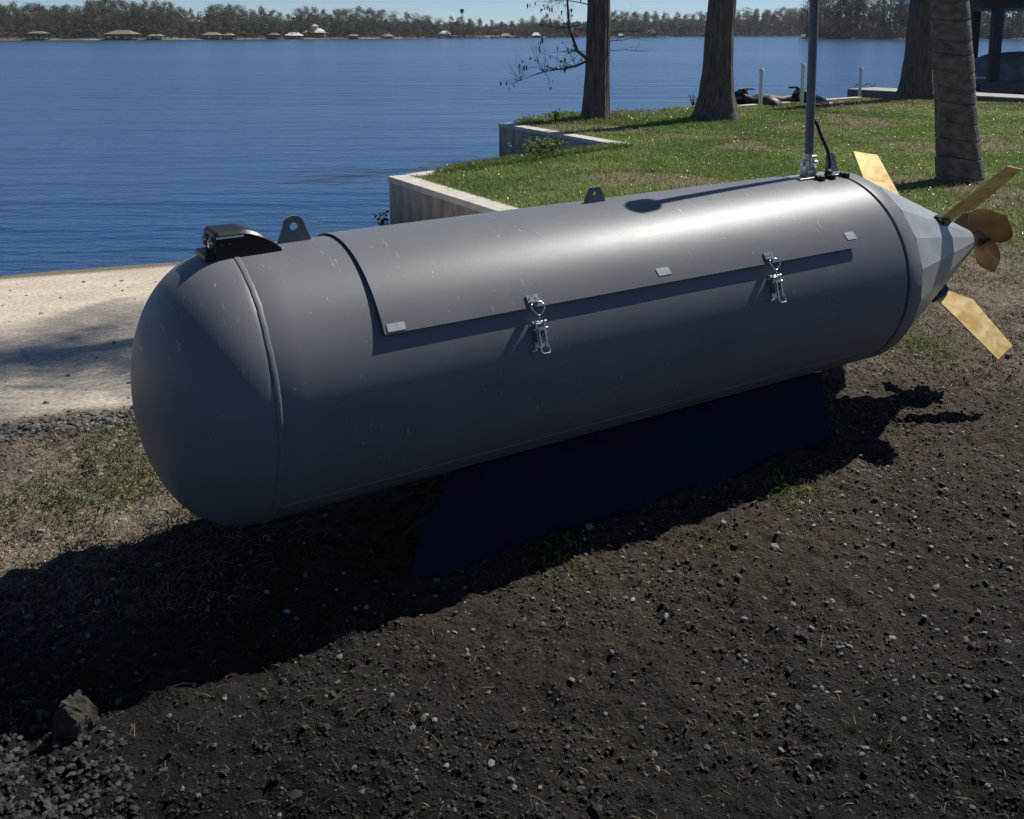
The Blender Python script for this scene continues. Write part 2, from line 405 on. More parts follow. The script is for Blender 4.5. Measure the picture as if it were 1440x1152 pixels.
# nose: rounded tank head
prof = []; aN, pw = .290, 2.12
for k in range(0, 41):
    u = PI/2*(1-k/40); prof.append((-aN*math.sin(u)**(2/pw), R_*math.cos(u)**(2/pw)))
prof[0] = (-aN, 0)
bm = bmesh.new(); revolve(bm, prof+[(.004, R_-.0015)]); obj('nose_dome', bm, M['hull'], sub, True)
bm = bmesh.new(); prof = [(.0045, R_-.002)]+[(.01+2.600*k/30, R_) for k in range(31)]+[(2.612, R_-.004), (2.612, R_-.03)]
revolve(bm, prof); obj('hull_cylinder', bm, M['hull'], sub, True, 40)
# weld bead round the seam, uneven
bm = bmesh.new(); n = 220; rr = []
for k in range(n):
    th = 360*k/n; wob = .0009*math.sin(math.radians(th)*11)+.0006*math.sin(math.radians(th)*37)+RNG.normal()*.00015
    pr = []
    for j in range(7):
        a = PI*j/6; pr.append(bm.verts.new(hl(.012+wob-.009*math.cos(a), R_-.001+.0036*math.sin(a)**.6*(1+.10*RNG.normal()*.5) if 0<j<6 else R_-.001, th)))
    rr.append(pr)
for k in range(n):
    a, b = rr[k], rr[(k+1) % n]
    for j in range(6): bm.faces.new((a[j], a[j+1], b[j+1], b[j]))
obj('weld_bead', bm, M['hull'], sub, True)
# lengthwise weld low on the side
bm = bmesh.new(); rr = []
for k in range(161):
    s = .03+2.57*k/160; rr.append([bm.verts.new(hl(s, R_-.001+h, 131+dt)) for dt, h in ((-.9, 0), (-.45, .0028), (.1, .0035), (.6, .0025), (1.0, 0))])
for a, b in zip(rr, rr[1:]):
    for j in range(4): bm.faces.new((a[j], a[j+1], b[j+1], b[j]))
obj('weld_line', bm, M['hull'], sub, True)
# inner sleeve seen in the gap, tail ring
bm = bmesh.new(); revolve(bm, [(2.60, R_-.022), (2.65, R_-.022)]); obj('gap_sleeve', bm, M['dark'], sub, True)
bm = bmesh.new(); revolve(bm, [(2.627, R_-.03), (2.627, R_-.003), (2.630, R_), (2.703, R_), (2.708, R_-.004)]); obj('tail_ring', bm, M['hull'], sub, True, 40)
# faceted cone of flat plates
NF = 20; S0, S1, RC1 = 2.709, 3.655, .03
def rc(s): return (R_-.002)+(RC1-(R_-.002))*(s-S0)/(S1-S0)
SB = 3.14
bm = bmesh.new()
rings = [[bm.verts.new(hl(s, r*1.012, 9+18*k)) for k in range(NF)] for s, r in ((S0, R_-.006), (SB, rc(SB)), (S1, RC1))]
for a, b in zip(rings, rings[1:]):
    for k in range(NF): bm.faces.new((a[k], a[(k+1) % NF], b[(k+1) % NF], b[k]))
bm.faces.new(rings[-1])
obj('tail_cone', bm, M['cone'], sub)
# fins: flat brass plates on brackets
fin_o = [(3.13, .235), (3.20, .205), (3.36, .30), (3.405, .56), (3.255, .60)]
for i, th in enumerate((42, 135, -45, -135)):
    def fn(u, v, t, th=th):
        p = hl(u, v, th); q = math.radians(th+90)
        tw = (v-.2)*0.0
        return p + Vector((0, -math.sin(q), math.cos(q)))*(t+tw)
    bm = bmesh.new(); prism(bm, fin_o, fn, -.003, .003); bmesh.ops.bevel(bm, geom=bm.edges[:], offset=.0012, segments=1, affect='EDGES')
    f = obj('fin', bm, M['brass'], sub)
    if th == 42: f['label'] = 'brass fin pointing up towards the palm, shaded side seen'
    bm = bmesh.new()
    prism(bm, [(3.10, .17), (3.25, .15), (3.235, .235), (3.19, .255), (3.12, .265)], fn, .0035, .016)
    prism(bm, [(3.10, .17), (3.25, .15), (3.235, .235), (3.19, .255), (3.12, .265)], fn, -.016, -.0035)
    for q in (.18, .225): tube(bm, [fn(3.17, q+.01, -.024), fn(3.17, q+.01, .024)], .008, 6)
    tube(bm, [fn(3.08, .19, 0), fn(3.27, .17, 0)], .016, 8)
    obj('fin_bracket', bm, M['black'], f)
# propeller
prop = obj('propeller_hub', (lambda b: (revolve(b, [(3.64, 0), (3.64, .035), (3.70, .04), (3.74, .03), (3.765, 0)], 24), b)[1])(bmesh.new()), M['bronze'], sub, True, 40)
for c0 in (34, 142, 268):
    bm = bmesh.new(); G = []
    for i in range(15):
        u = i/14; r = .026+.158*u
        row = []
        for j in range(11):
            t = j/10*2-1
            hwid = (.036+.064*math.sin(PI*min(1, u*.93+.10))**.7)*(math.sqrt(max(0, 1-max(0, (u-.62)/.38)**2))*.92+.08)
            x_ = t*hwid; y_ = r*(1-.04*t*t)
            th = c0+math.degrees(math.atan2(x_, y_))+10*u; rr_ = math.hypot(x_, y_)
            row.append(bm.verts.new(hl(3.695+x_*.42+.02*u*u, rr_, th)))
        G.append(row)
    for a, b in zip(G, G[1:]):
        for j in range(10): bm.faces.new((a[j], a[j+1], b[j+1], b[j]))
    bmesh.ops.solidify(bm, geom=bm.faces[:], thickness=.004)
    obj('propeller_blade', bm, M['bronze'], prop, True, 50)
# hatch panel: curved plate standing a little off the hull, lifting towards its near edge
bm = bmesh.new(); ns, nth = 60, 56; TH0, TH1 = -52, 62.3
def hr(s, th): return R_+.0045+.0065*max(0, (th-5)/57)**1.6 + .0003*math.sin(s*7)
top = []; bot = []
for i in range(ns+1):
    s = .342+2.005*i/ns
    top.append([]); bot.append([])
    for j in range(nth+1):
        th = TH0+(TH1-TH0)*j/nth; r = hr(s, th)
        top[-1].append(bm.verts.new(hl(s, r+.004, th))); bot[-1].append(bm.verts.new(hl(s, r, th)))
for i in range(ns):
    for j in range(nth):
        bm.faces.new((top[i][j], top[i][j+1], top[i+1][j+1], top[i+1][j]))
        bm.faces.new((bot[i][j], bot[i+1][j], bot[i+1][j+1], bot[i][j+1]))
for i in range(ns):
    for j in (0, nth): bm.faces.new((top[i][j], top[i+1][j], bot[i+1][j], bot[i][j]))
for j in range(nth):
    for i in (0, ns): bm.faces.new((top[i][j], bot[i][j], bot[i][j+1], top[i][j+1]))
hatch = obj('hatch_panel', bm, M['hull'], sub, True, 35)
def tape(s0, s1, t0, t1, skew=0):
    bm = bmesh.new(); n = 5; g = []
    for j in range(n):
        th = t0+(t1-t0)*j/(n-1)
        g.append([bm.verts.new(hl(s+skew*j/(n-1), hr(s, th)+.0046+dr, th)) for dr in (0, .0012) for s in (s0, s1)])
    for a, b in zip(g, g[1:]):
        bm.faces.new((a[2], a[3], b[3], b[2])); bm.faces.new((a[0], a[2], b[2], b[0])); bm.faces.new((a[1], b[1], b[3], a[3]))
    bm.faces.new((g[0][0], g[0][1], g[0][3], g[0][2])); bm.faces.new((g[-1][0], g[-1][2], g[-1][3], g[-1][1]))
    return obj('tape_patch', bm, M['tape'], hatch)
tape(.353, .410, 58.4, 61.6); tape(1.357, 1.412, 55.2, 58.8, .006); tape(2.300, 2.352, 53.6, 57.8, .006)
# draw latches
def latch(s):
    def cm(v): return 61+(v-61)*.85 if v > 61 else v
    def F(u, th, h): return hl(s+u*1.15, R_+h*.9, cm(th))
    root = None
    bm = bmesh.new()      # keeper on the hatch
    def kf(u, v, t): return hl(s+u, hr(s, v)+t, v)
    prism(bm, [(-.022, 57.0), (.022, 57.0), (.020, 60.4), (-.020, 60.4)], kf, .005, .009)
    prism(bm, [(-.017, 60.2), (.017, 60.2), (.015, 61.0), (-.015, 61.0)], kf, .005, .024)
    for u in (-.011, .011): tube(bm, [kf(u, 58.4, .008), kf(u, 58.4, .0105)], .0045, 8)
    root = obj('latch', bm, M['steel'], sub, True, 30)
    bm = bmesh.new()      # wire bail, a rounded triangle
    pts = [(-.014, 60.9, .037), (-.021, 62.4, .040), (-.019, 64.2, .040), (-.007, 66.6, .036), (0, 67.2, .035), (.007, 66.6, .036), (.019, 64.2, .040), (.021, 62.4, .040), (.014, 60.9, .037), (-.014, 60.9, .037)]
    tube(bm, [F(u, t, h) for u, t, h in pts], .0030, 8)
    tube(bm, [F(0, 67.2, .035), F(0, 70, .030)], .003, 8)
    obj('latch_bail', bm, M['chrome'], root, True)
    bm = bmesh.new()      # base plate, side cheeks and pivots
    def bf(u, v, t): return hl(s+u*1.3, R_+t, cm(v))
    prism(bm, [(-.013, 69.0), (.013, 69.0), (.013, 82.6), (-.013, 82.6)], bf, .001, .004)
    for u0 in (-.014, .011):
        prism(bm, [(u0, 69.3), (u0+.003, 69.3), (u0+.003, 79.5), (u0, 79.5)], bf, .004, .026)
    for t in (70.2, 73.4): tube(bm, [bf(-.020, t, .021), bf(.020, t, .021)], .0045, 8)
    tube(bm, [bf(-.026, 71, .012), bf(-.02, 71, .014)], .006, 8)
    obj('latch_base', bm, M['steel'], root, True, 30)
    bm = bmesh.new()      # lever with hooked end, slotted
    prism(bm, [(-.010, 72.5), (-.006, 72.5), (-.006, 82.0), (-.010, 82.0)], bf, .024, .031)
    prism(bm, [(.006, 72.5), (.010, 72.5), (.010, 82.0), (.006, 82.0)], bf, .024, .031)
    prism(bm, [(-.0058, 72.5), (.0058, 72.5), (.0058, 74.0), (-.0058, 74.0)], bf, .025, .031)
    for t in (76.2, 78.2, 79.8): tube(bm, [bf(-.003+.002*(t > 77), t, .020), bf(.003, t, .029)], .0035, 6)
    tube(bm, [bf(-.011, 81.5, .028), bf(-.012, 83.8, .036), bf(-.008, 84.7, .040), (bf(.008, 84.7, .040)), bf(.012, 83.8, .036), bf(.011, 81.0, .030)], .0028, 8)
    tube(bm, [bf(-.028, 83.6, .010), bf(-.012, 83.4, .010)], .0045, 8)
    obj('latch_lever', bm, M['steel'], root, True, 30)
    return root
latch(.852); latch(1.875)
# lifting lugs
def lug(s0, s1, h, top, hole, th, kind, t=.0055):
    c = (s0+s1)/2; hw = (s1-s0)/2; out = []
    if kind == 'round':
        tw = hw*.62; zc = h-tw
        out = [(s0, -.01), (s0+.004, .004)]
        for k in range(0, 15):
            a = PI-PI*k/14; out.append((c+tw*math.cos(a), zc+tw*math.sin(a)))
        out += [(s1-.004, .004), (s1, -.01)]
        hc = (c, zc)
    elif kind == 'trap':
        out = [(s0, -.008), (s0+.002, .006), (c-top-.006, h-.006), (c-top, h), (c+top, h), (c+top+.006, h-.006), (s1-.002, .006), (s1, -.008)]; hc = (c, h*.55)
    # ring between the outline and the hole
    n = 48; bm = bmesh.new()
    def ray_hit(ang):
        best = None; dx, dz = math.cos(ang), math.sin(ang)
        for i in range(len(out)):
            (x0, z0), (x1, z1) = out[i], out[(i+1) % len(out)]
            ex, ez = x1-x0, z1-z0; den = dx*ez-dz*ex
            if abs(den) < 1e-9: continue
            tt = ((x0-hc[0])*ez-(z0-hc[1])*ex)/den; uu = ((x0-hc[0])*dz-(z0-hc[1])*dx)/den
            if tt > 0 and -1e-6 <= uu <= 1+1e-6 and (best is None or tt < best): best = tt
        return (hc[0]+dx*best, hc[1]+dz*best)
    L0 = []
    R0 = R_ + (.012 if kind == 'trap' else 0)
    for k in range(n):
        a = 2*PI*k/n; o_ = ray_hit(a); i_ = (hc[0]+hole*math.cos(a), hc[1]+hole*math.sin(a)); q = []
        for (x, z) in (o_, i_):
            for y in (-t, t):
                p = hl(x, R0+z, th); q.append(bm.verts.new(p+Vector((0, y, 0))))
        L0.append(q)
    for k in range(n):
        a, b = L0[k], L0[(k+1) % n]
        bm.faces.new((a[0], b[0], b[2], a[2])); bm.faces.new((a[1], a[3], b[3], b[1]))
        bm.faces.new((a[0], a[1], b[1], b[0])); bm.faces.new((a[2], b[2], b[3], a[3]))
    return obj('lifting_lug', bm, M['lug'], sub)
lug(.165, .278, .082, 0, .0135, -3, 'round'); lug(1.312, 1.404, .052, .018, .009, 0, 'trap'); lug(2.655, 2.735, .085, 0, .012, -9, 'round')
# camera housing on the nose
bm = bmesh.new()
s0c, s1c = -.045, .152; hw = .066; G = []
for i in range(25):
    u = i/24; s = s0c+(s1c-s0c)*u
    htop = .072 if u < .42 else .072*(1-((u-.42)/.58)**1.7)*.93+.005
    if u < .03: htop = .066
    row = []
    for y, z in ((hw+.004, -.02), (hw, htop*.2), (hw, htop*.86), (hw-.010, htop), (-hw+.010, htop), (-hw, htop*.86), (-hw, htop*.2), (-hw-.004, -.02)):
        row.append(bm.verts.new((s, y, HZ+R_+z)))
    G.append(row)
for a, b in zip(G, G[1:]):
    for j in range(7): bm.faces.new((a[j], a[j+1], b[j+1], b[j]))
bm.faces.new(G[0]); bm.faces.new(G[-1][::-1])
ch = obj('camera_housing', bm, M['black'], sub, True, 30)
for y in (.034, -.034):
    bm = bmesh.new(); tube(bm, [(s0c-.006, y, HZ+R_+.036), (s0c+.004, y, HZ+R_+.036)], .019, 20)
    tube(bm, [(s0c-.012, y, HZ+R_+.036), (s0c-.006, y, HZ+R_+.036)], [.012, .018], 20)
    obj('lens', bm, M['lens'], ch, True, 30)
bm = bmesh.new(); box(bm, s0c+.004, s0c+.085, -hw-.0015, -hw+.006, HZ+R_+.053, HZ+R_+.058); obj('trim_strip', bm, M['white'], ch)
for sx in (s0c+.018, s0c+.042):
    bm = bmesh.new(); tube(bm, [(sx, -hw-.003, HZ+R_+.036), (sx, -hw+.002, HZ+R_+.036)], .0035, 10); obj('screw', bm, M['chrome'], ch, True, 30)
bm = bmesh.new(); box(bm, s0c-.03, s0c+.0, -hw+.004, hw-.004, HZ+R_-.012, HZ+R_+.008, None, .004); obj('mount_lip', bm, M['black'], ch)
# mast with its foot, antenna and cable
mb = Vector((2.465, -.012, HZ+R_))
bm = bmesh.new(); box(bm, 2.37, 2.60, -.055, .04, HZ+R_-.004, HZ+R_+.006, None, .002)
foot = obj('mast_foot', bm, M['steel'], sub)
bm = bmesh.new()
box(bm, 2.430, 2.446, -.03, .008, HZ+R_+.006, HZ+R_+.075, None, .003); box(bm, 2.482, 2.496, -.03, .008, HZ+R_+.006, HZ+R_+.045, None, .003)
tube(bm, [(2.42, -.012, HZ+R_+.06), (2.51, -.012, HZ+R_+.06)], .010, 8); tube(bm, [(2.44, -.012, HZ+R_+.085), (2.505, -.012, HZ+R_+.085)], .007, 8)
tube(bm, [(2.46, -.012, HZ+R_+.03), (2.462, -.012, HZ+R_+.12)], .016, 10)
obj('mast_bracket', bm, M['steel'], foot, True, 30)
# direction of the mast measured in the world, nearly upright
inv = Matrix((( dv.x, -nhv.x, upv.x), (dv.y, -nhv.y, upv.y), (dv.z, -nhv.z, upv.z))).transposed()
mdir = inv @ Vector((.010, .085, 1)).normalized()
m0 = Vector((2.462, -.012, HZ+R_+.10)); m1 = m0+mdir*1.06
bm = bmesh.new(); tube(bm, [m0, m0+mdir*.5, m1], .0185, 20); mast = obj('antenna_mast', bm, M['mast'], foot, True, 30)
bm = bmesh.new(); tube(bm, [m1, m1+mdir*.01, m1+mdir*.07, m1+mdir*.10, m1+mdir*.112], [.025, .052, .054, .040, .01], 28); obj('antenna_dome', bm, M['white'], foot, True, 40)
bm = bmesh.new()
c0 = m0+mdir*.155
pts = [c0+Vector((.012, 0, 0)), c0+Vector((.035, -.005, -.03)), c0+Vector((.062, -.012, -.09)), Vector((2.555, -.03, HZ+R_+.11)), Vector((2.560, -.04, HZ+R_+.06)), Vector((2.545, -.05, HZ+R_+.01)), Vector((2.53, -.055, HZ+R_-.004))]
tube(bm, pts, .0075, 10); tube(bm, [Vector((2.548, -.05, HZ+R_+.028)), Vector((2.535, -.052, HZ+R_+.002))], .016, 12)
obj('antenna_cable', bm, M['rubber'], foot, True)
for sx in (2.475, 2.54, 2.625):
    bm = bmesh.new(); box(bm, sx-.012, sx+.012, -.085, -.045, HZ+R_-.014, HZ+R_+.013, None, .004)
    tube(bm, [(sx-.016, -.06, HZ+R_+.004), (sx+.016, -.06, HZ+R_+.004)], .011, 10)
    obj('cable_clamp', bm, M['rubber'], foot, True, 30)

# blue support under the hull
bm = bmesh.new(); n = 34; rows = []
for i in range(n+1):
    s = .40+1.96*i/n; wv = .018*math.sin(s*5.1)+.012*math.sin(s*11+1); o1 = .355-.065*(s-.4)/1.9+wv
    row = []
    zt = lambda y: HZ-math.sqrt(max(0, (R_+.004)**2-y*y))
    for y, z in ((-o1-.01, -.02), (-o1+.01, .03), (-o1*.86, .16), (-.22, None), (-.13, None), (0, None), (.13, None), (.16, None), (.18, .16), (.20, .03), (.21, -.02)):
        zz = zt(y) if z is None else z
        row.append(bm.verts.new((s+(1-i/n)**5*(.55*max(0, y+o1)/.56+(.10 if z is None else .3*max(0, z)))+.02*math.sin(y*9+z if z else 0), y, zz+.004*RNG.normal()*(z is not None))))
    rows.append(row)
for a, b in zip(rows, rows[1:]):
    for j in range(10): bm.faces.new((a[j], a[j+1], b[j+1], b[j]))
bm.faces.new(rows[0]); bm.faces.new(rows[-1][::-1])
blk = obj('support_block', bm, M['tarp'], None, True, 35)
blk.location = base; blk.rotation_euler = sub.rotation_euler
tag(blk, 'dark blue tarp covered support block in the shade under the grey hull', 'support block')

# ------------------------------------------------------------------ scatter: stones, straw, grass
def ico():
    bm = bmesh.new(); bmesh.ops.create_icosphere(bm, subdivisions=1, radius=1)
    V = np.array([v.co[:] for v in bm.verts]); F = np.array([[v.index for v in f.verts] for f in bm.faces]); bm.free(); return V, F
IV, IF = ico()
def rot_rand(n):
    q = RNG.normal(size=(n, 4)); q /= np.linalg.norm(q, axis=1)[:, None]; a, b, c, d = q.T
    return np.stack([1-2*(c*c+d*d), 2*(b*c-a*d), 2*(b*d+a*c), 2*(b*c+a*d), 1-2*(b*b+d*d), 2*(c*d-a*b), 2*(b*d-a*c), 2*(c*d+a*b), 1-2*(b*b+c*c)], -1).reshape(n, 3, 3)
def stones(name, x, y, size, colr, mt, label, cat, flat=.62, sink=.25):
    n = len(x); z = zbase(x, y)+clod(x, y)
    jit = 1+RNG.uniform(-.24, .24, (n, 12, 1))
    sc = size[:, None, None]*np.stack([RNG.uniform(.8, 1.3, n), RNG.uniform(.6, 1.0, n), RNG.uniform(flat*.7, flat*1.3, n)], -1)[:, None, :]
    V = IV[None]*jit*sc
    r1 = rot_rand(n); tilt = RNG.uniform(0, 1, n)
    ang = RNG.uniform(0, 2*PI, n); cz, sz = np.cos(ang), np.sin(ang)
    Rz = np.zeros((n, 3, 3)); Rz[:, 0, 0] = cz; Rz[:, 0, 1] = -sz; Rz[:, 1, 0] = sz; Rz[:, 1, 1] = cz; Rz[:, 2, 2] = 1
    tx = RNG.normal(0, .35, n); Rx = np.zeros((n, 3, 3)); Rx[:, 0, 0] = 1; Rx[:, 1, 1] = np.cos(tx); Rx[:, 1, 2] = -np.sin(tx); Rx[:, 2, 1] = np.sin(tx); Rx[:, 2, 2] = np.cos(tx)
    V = np.einsum('nij,nvj->nvi', Rz@Rx, V)
    V += np.stack([x, y, z+size*flat*(1-2*sink)*.6], -1)[:, None, :]
    Fc = IF[None]+(np.arange(n)*12)[:, None, None]
    cv = np.repeat(colr[:, None, :], 12, 1)
    me = np_mesh(name, V.reshape(-1, 3), Fc.reshape(-1, 3), False, cv.reshape(-1, 3))
    return tag(link(name, me, mt), label, cat, kind='stuff')
M['stone'] = mat('pebble', rough=.85, tone=1, col=(.75,.75,.75), col2=(1.2,1.2,1.2), nscale=90, bump=.3, bscale=200, bdist=.003)
def under_block(x, y):
    q = np.stack([x-base.x, y-base.y], -1); s = q@np.array([dv.x, dv.y]); o = q@np.array([nhv.x, nhv.y])
    return (s > .38) & (s < 2.4) & (abs(o) < .36)
def sample(n, x0, x1, y0, y1, p=1.0):
    y = y0*(y1/y0)**RNG.random(n)       # more of them close by
    x = RNG.uniform(x0, x1, n)
    return x, y
def keep(x, y, m, *a): return (x[m], y[m])+tuple(q[m] for q in a)
# dark clods and crumbs of the near soil
x, y = sample(120000, -2.6, 4.2, 1.0, 6.2)
m = (ramp_v(x, y) < -.02) & ~under_block(x, y) & (abs(x) < .62*y+.5) & (RNG.random(len(x)) < np.where(y > 4.6, .4, 1)*np.where((x < -1.0) & (y > 2.9), .45, 1))
x, y = keep(x, y, m); m = RNG.random(len(x)) < .25+.75*sstep(.38, .56, fbm(x, y, .5, 3, 77)); x, y = keep(x, y, m)
sz = .0024+.0052*RNG.random(len(x))**1.8+.010*(RNG.random(len(x)) < .015)*RNG.random(len(x))
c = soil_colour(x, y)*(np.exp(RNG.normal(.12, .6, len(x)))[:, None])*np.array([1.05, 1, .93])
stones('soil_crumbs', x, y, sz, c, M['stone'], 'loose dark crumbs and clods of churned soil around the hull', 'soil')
# pale grit
x, y = sample(19000, -2.4, 4.2, 1.0, 5.6)
den = .35+.65*sstep(.2, 1.6, x)
m = (ramp_v(x, y) < -.02) & ~under_block(x, y) & (RNG.random(len(x)) < den*.8)
x, y = keep(x, y, m); t = RNG.random(len(x))
g_ = RNG.uniform(.04, .33, len(x))*(.3+.7*sstep(1.4, 3.2, y)); c = np.stack([g_, g_*.94, g_*.86], -1)  # grit colour painted darker towards the camera, following the soil
stones('grit', x, y, .003+.0085*t**3, c, M['stone'], 'scattered small pale grit on the dark soil', 'gravel')
# stone strip at the top of the ramp and the heap by the concrete lump
n = 3600; x = RNG.uniform(-3.6, -.2, n); vv = RNG.normal(-.06, .055, n); y = 4.1+(vv+(x+1.95)*.35)/.94
x2 = RNG.normal(-1.2, .28, 3800); y2 = RNG.normal(1.66, .24, 3800); mk = (y2 > 1.1) & (x2 < -.72-(y2-1.7)*.5)
x = np.r_[x, x2[mk]]; y = np.r_[y, y2[mk]]
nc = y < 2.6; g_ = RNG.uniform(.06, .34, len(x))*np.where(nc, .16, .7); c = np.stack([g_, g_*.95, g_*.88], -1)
stones('gravel', x, y, RNG.uniform(.005, .015, len(x))*np.where(nc, .85, 1), c, M['stone'], 'grey and white stones along the top of the ramp and in the near left corner', 'gravel')
# bits on the sand
n = 260; x = RNG.uniform(-5, -.5, n); y = RNG.uniform(4.2, 8.5, n); m = (ramp_v(x, y) > .05) & (side_W(x, y) < -.1); x, y = keep(x, y, m)
c = np.stack([RNG.uniform(.08, .3, len(x))]*3, -1)*np.array([1, .9, .75])
stones('sand_pebbles', x, y, .005+.012*RNG.random(len(x))**3, c, M['stone'], 'small brown pebbles and chips strewn on the pale sand', 'gravel')

def blades(name, x, y, h, wd, lean, colr, mt, label, cat, seg=2, zoff=0, lieflat=False):
    n = len(x); z = zbase(x, y)+clod(x, y)+zoff
    a = RNG.uniform(0, 2*PI, n); b = RNG.uniform(0, 2*PI, n)
    ux, uy = np.cos(a)*wd/2, np.sin(a)*wd/2
    lx, ly = np.cos(b)*lean, np.sin(b)*lean
    P0 = np.stack([x, y, z], -1)
    if lieflat:
        P1 = P0+np.stack([lx*h*.5, ly*h*.5, h*.10+.003], -1); P2 = P0+np.stack([lx*h+uy*3, ly*h-ux*3, np.full(n, .004)], -1)
    else:
        P1 = P0+np.stack([lx*h*.35, ly*h*.35, h*.6], -1); P2 = P0+np.stack([lx*h, ly*h, h*np.clip(1.05-lean*.45, .2, 1)], -1)
    U = np.stack([ux, uy, np.zeros(n)], -1)
    V = np.stack([P0-U, P0+U, P1+U*.8, P1-U*.8, P2], 1)
    Fq = np.array([[0, 1, 2], [0, 2, 3], [3, 2, 4]])[None]+(np.arange(n)*5)[:, None, None]
    cv = np.repeat(colr[:, None, :], 5, 1)
    me = np_mesh(name, V.reshape(-1, 3), Fq.reshape(-1, 3), False, cv.reshape(-1, 3))
    return tag(link(name, me, mt), label, cat, kind='stuff')
M['grass'] = mat('grass_blade', rough=.34, tone=1, spec=.55, transl=.36)
M['straw'] = mat('dry_straw', rough=.7, tone=1, spec=.3, transl=.1)
# lawn
n = 620000
y = 6.3*(27/6.3)**RNG.random(n); x = RNG.uniform(-2.2, 15, n)
bare = fbm(x, y, 1.6, 3, 61); tuft = fbm(x, y, .35, 3, 71)
m = in_poly(x, y, LAWN) & (side_W(x, y) > .22) & (x < .58*y+1) & (x > -.25*y-.3) & (tuft > .24)
m &= ~((bare > .62) & (RNG.random(n) < .72))
fade = sstep(7.6, 10.2, y+ .45*np.minimum(0, 5-x)*1.0)         # thin, dry ground near the tail
m &= RNG.random(n) < (.12+.88*fade)
wl = (A_.x, A_.y)
# keep the concrete caps clear
def near_seg(x, y, p, q, d):
    px_, py_ = q[0]-p[0], q[1]-p[1]; L2 = px_*px_+py_*py_; t = np.clip(((x-p[0])*px_+(y-p[1])*py_)/L2, 0, 1)
    return np.hypot(x-p[0]-t*px_, y-p[1]-t*py_) < d
m &= ~near_seg(x, y, J_, K_, .26)
m &= ~(near_seg(x, y, A_, (A_.x+nb.x*.9, A_.y+nb.y*.9), .27)) & ~near_seg(x, y, (5.1, 22.5), (8.9, 25.5), .2)
x, y = keep(x, y, m)
t = fbm(x, y, 1.1, 4, 81)*.9+RNG.random(len(x))*.35
g0 = np.array([.16, .26, .055]); g1 = np.array([.37, .44, .15]); g2 = np.array([.26, .21, .11])
c = lerp3(g0*np.ones((len(x), 3)), g1*np.ones((len(x), 3)), sstep(.45, .85, t)); c = lerp3(c, g2*np.ones((len(x), 3)), (RNG.random(len(x)) < .08+.5*sstep(.54, .64, fbm(x, y, 1.6, 3, 61)))*1.0)
c *= RNG.uniform(.7, 1.3, len(x))[:, None]
h = RNG.uniform(.028, .065, len(x))*(.75+.6*fbm(x, y, .8, 2, 91)); edge = sstep(17.8, 19.6, y+.0*x)*(x < 5); h *= 1+1.2*edge
blades('lawn_grass', x, y, h, RNG.uniform(.006, .011, len(x))*(1+sstep(10, 24, y)), RNG.uniform(.2, 1.2, len(x)), c, M['grass'], 'short green lawn grass behind the seawall and around the trees', 'grass')
# scrub and dry grass to the right of the tail and left of the nose
n = 260000; y = 2.6*(10/2.6)**RNG.random(n); x = RNG.uniform(-3.2, 6.5, n)
pr_ = sstep(.1, .9, (y-4.3)+.25*(x-2.0)+(fbm(x, y, .5, 3, 43)-.5)*1.0)*(x > .8)
pl = (x < -.9)*(ramp_v(x, y) < -.1)*sstep(2.45, 2.9, y+.2*x+.45)*.9
m = (RNG.random(n) < np.maximum(pr_, pl)) & ((ramp_v(x, y) < -.05) | (side_W(x, y) > .3)) & (fbm(x, y, .25, 3, 95) > .40)
x, y = keep(x, y, m)
gr = sstep(.54, .66, fbm(x, y, .45, 3, 97)); c = lerp3(np.array([.23, .19, .125])*np.ones((len(x), 3)), np.array([.10, .135, .04])*np.ones((len(x), 3)), gr*(RNG.random(len(x)) < .8))
c *= RNG.uniform(.5, 1.3, len(x))[:, None]*np.where(x < 0, .62, 1)[:, None]
blades('dry_scrub', x, y, RNG.uniform(.012, .04, len(x)), RNG.uniform(.002, .006, len(x)), RNG.uniform(.8, 2.6, len(x)), c, M['straw'], 'thin dry grass and straw on bare ground beyond the tail and left of the nose', 'dry grass')
# straw and rootlets lying on the soil
x, y = sample(16000, -2.4, 4.4, 1.0, 6.0); m = (ramp_v(x, y) < -.02) & ~under_block(x, y); x, y = keep(x, y, m)
c = np.array([.17, .145, .105])*RNG.uniform(.35, 1.25, len(x))[:, None]
blades('straw_litter', x, y, RNG.uniform(.008, .045, len(x))+.05*(RNG.random(len(x))<.04), RNG.uniform(.0010, .0024, len(x)), RNG.uniform(.8, 1.0, len(x)), c, M['straw'], 'bits of straw and rootlets lying on the dark soil', 'straw', lieflat=True)
n = 60000; y = 2.6*(8.5/2.6)**RNG.random(n); x = RNG.uniform(-3.2, 6.0, n)
pr_ = sstep(.0, .9, (y-4.3)+.25*(x-2.0)+(fbm(x, y, .5, 3, 43)-.5)*1.0)*(x > .8); pl = (x < -.75)*(ramp_v(x, y) < -.1)*sstep(2.4, 2.8, y+.2*x+.45)
m = (RNG.random(n) < np.maximum(pr_, pl)) & ((ramp_v(x, y) < -.05) | (side_W(x, y) > .3)); x, y = keep(x, y, m)
c = np.array([.26, .215, .15])*np.exp(RNG.normal(-.35, .5, len(x)))[:, None]
blades('dry_litter', x, y, RNG.uniform(.012, .06, len(x)), RNG.uniform(.0015, .005, len(x)), RNG.uniform(.8, 1.0, len(x)), c, M['straw'], 'brown dead grass and leaf litter beside the nose and beyond the tail', 'litter', lieflat=True)
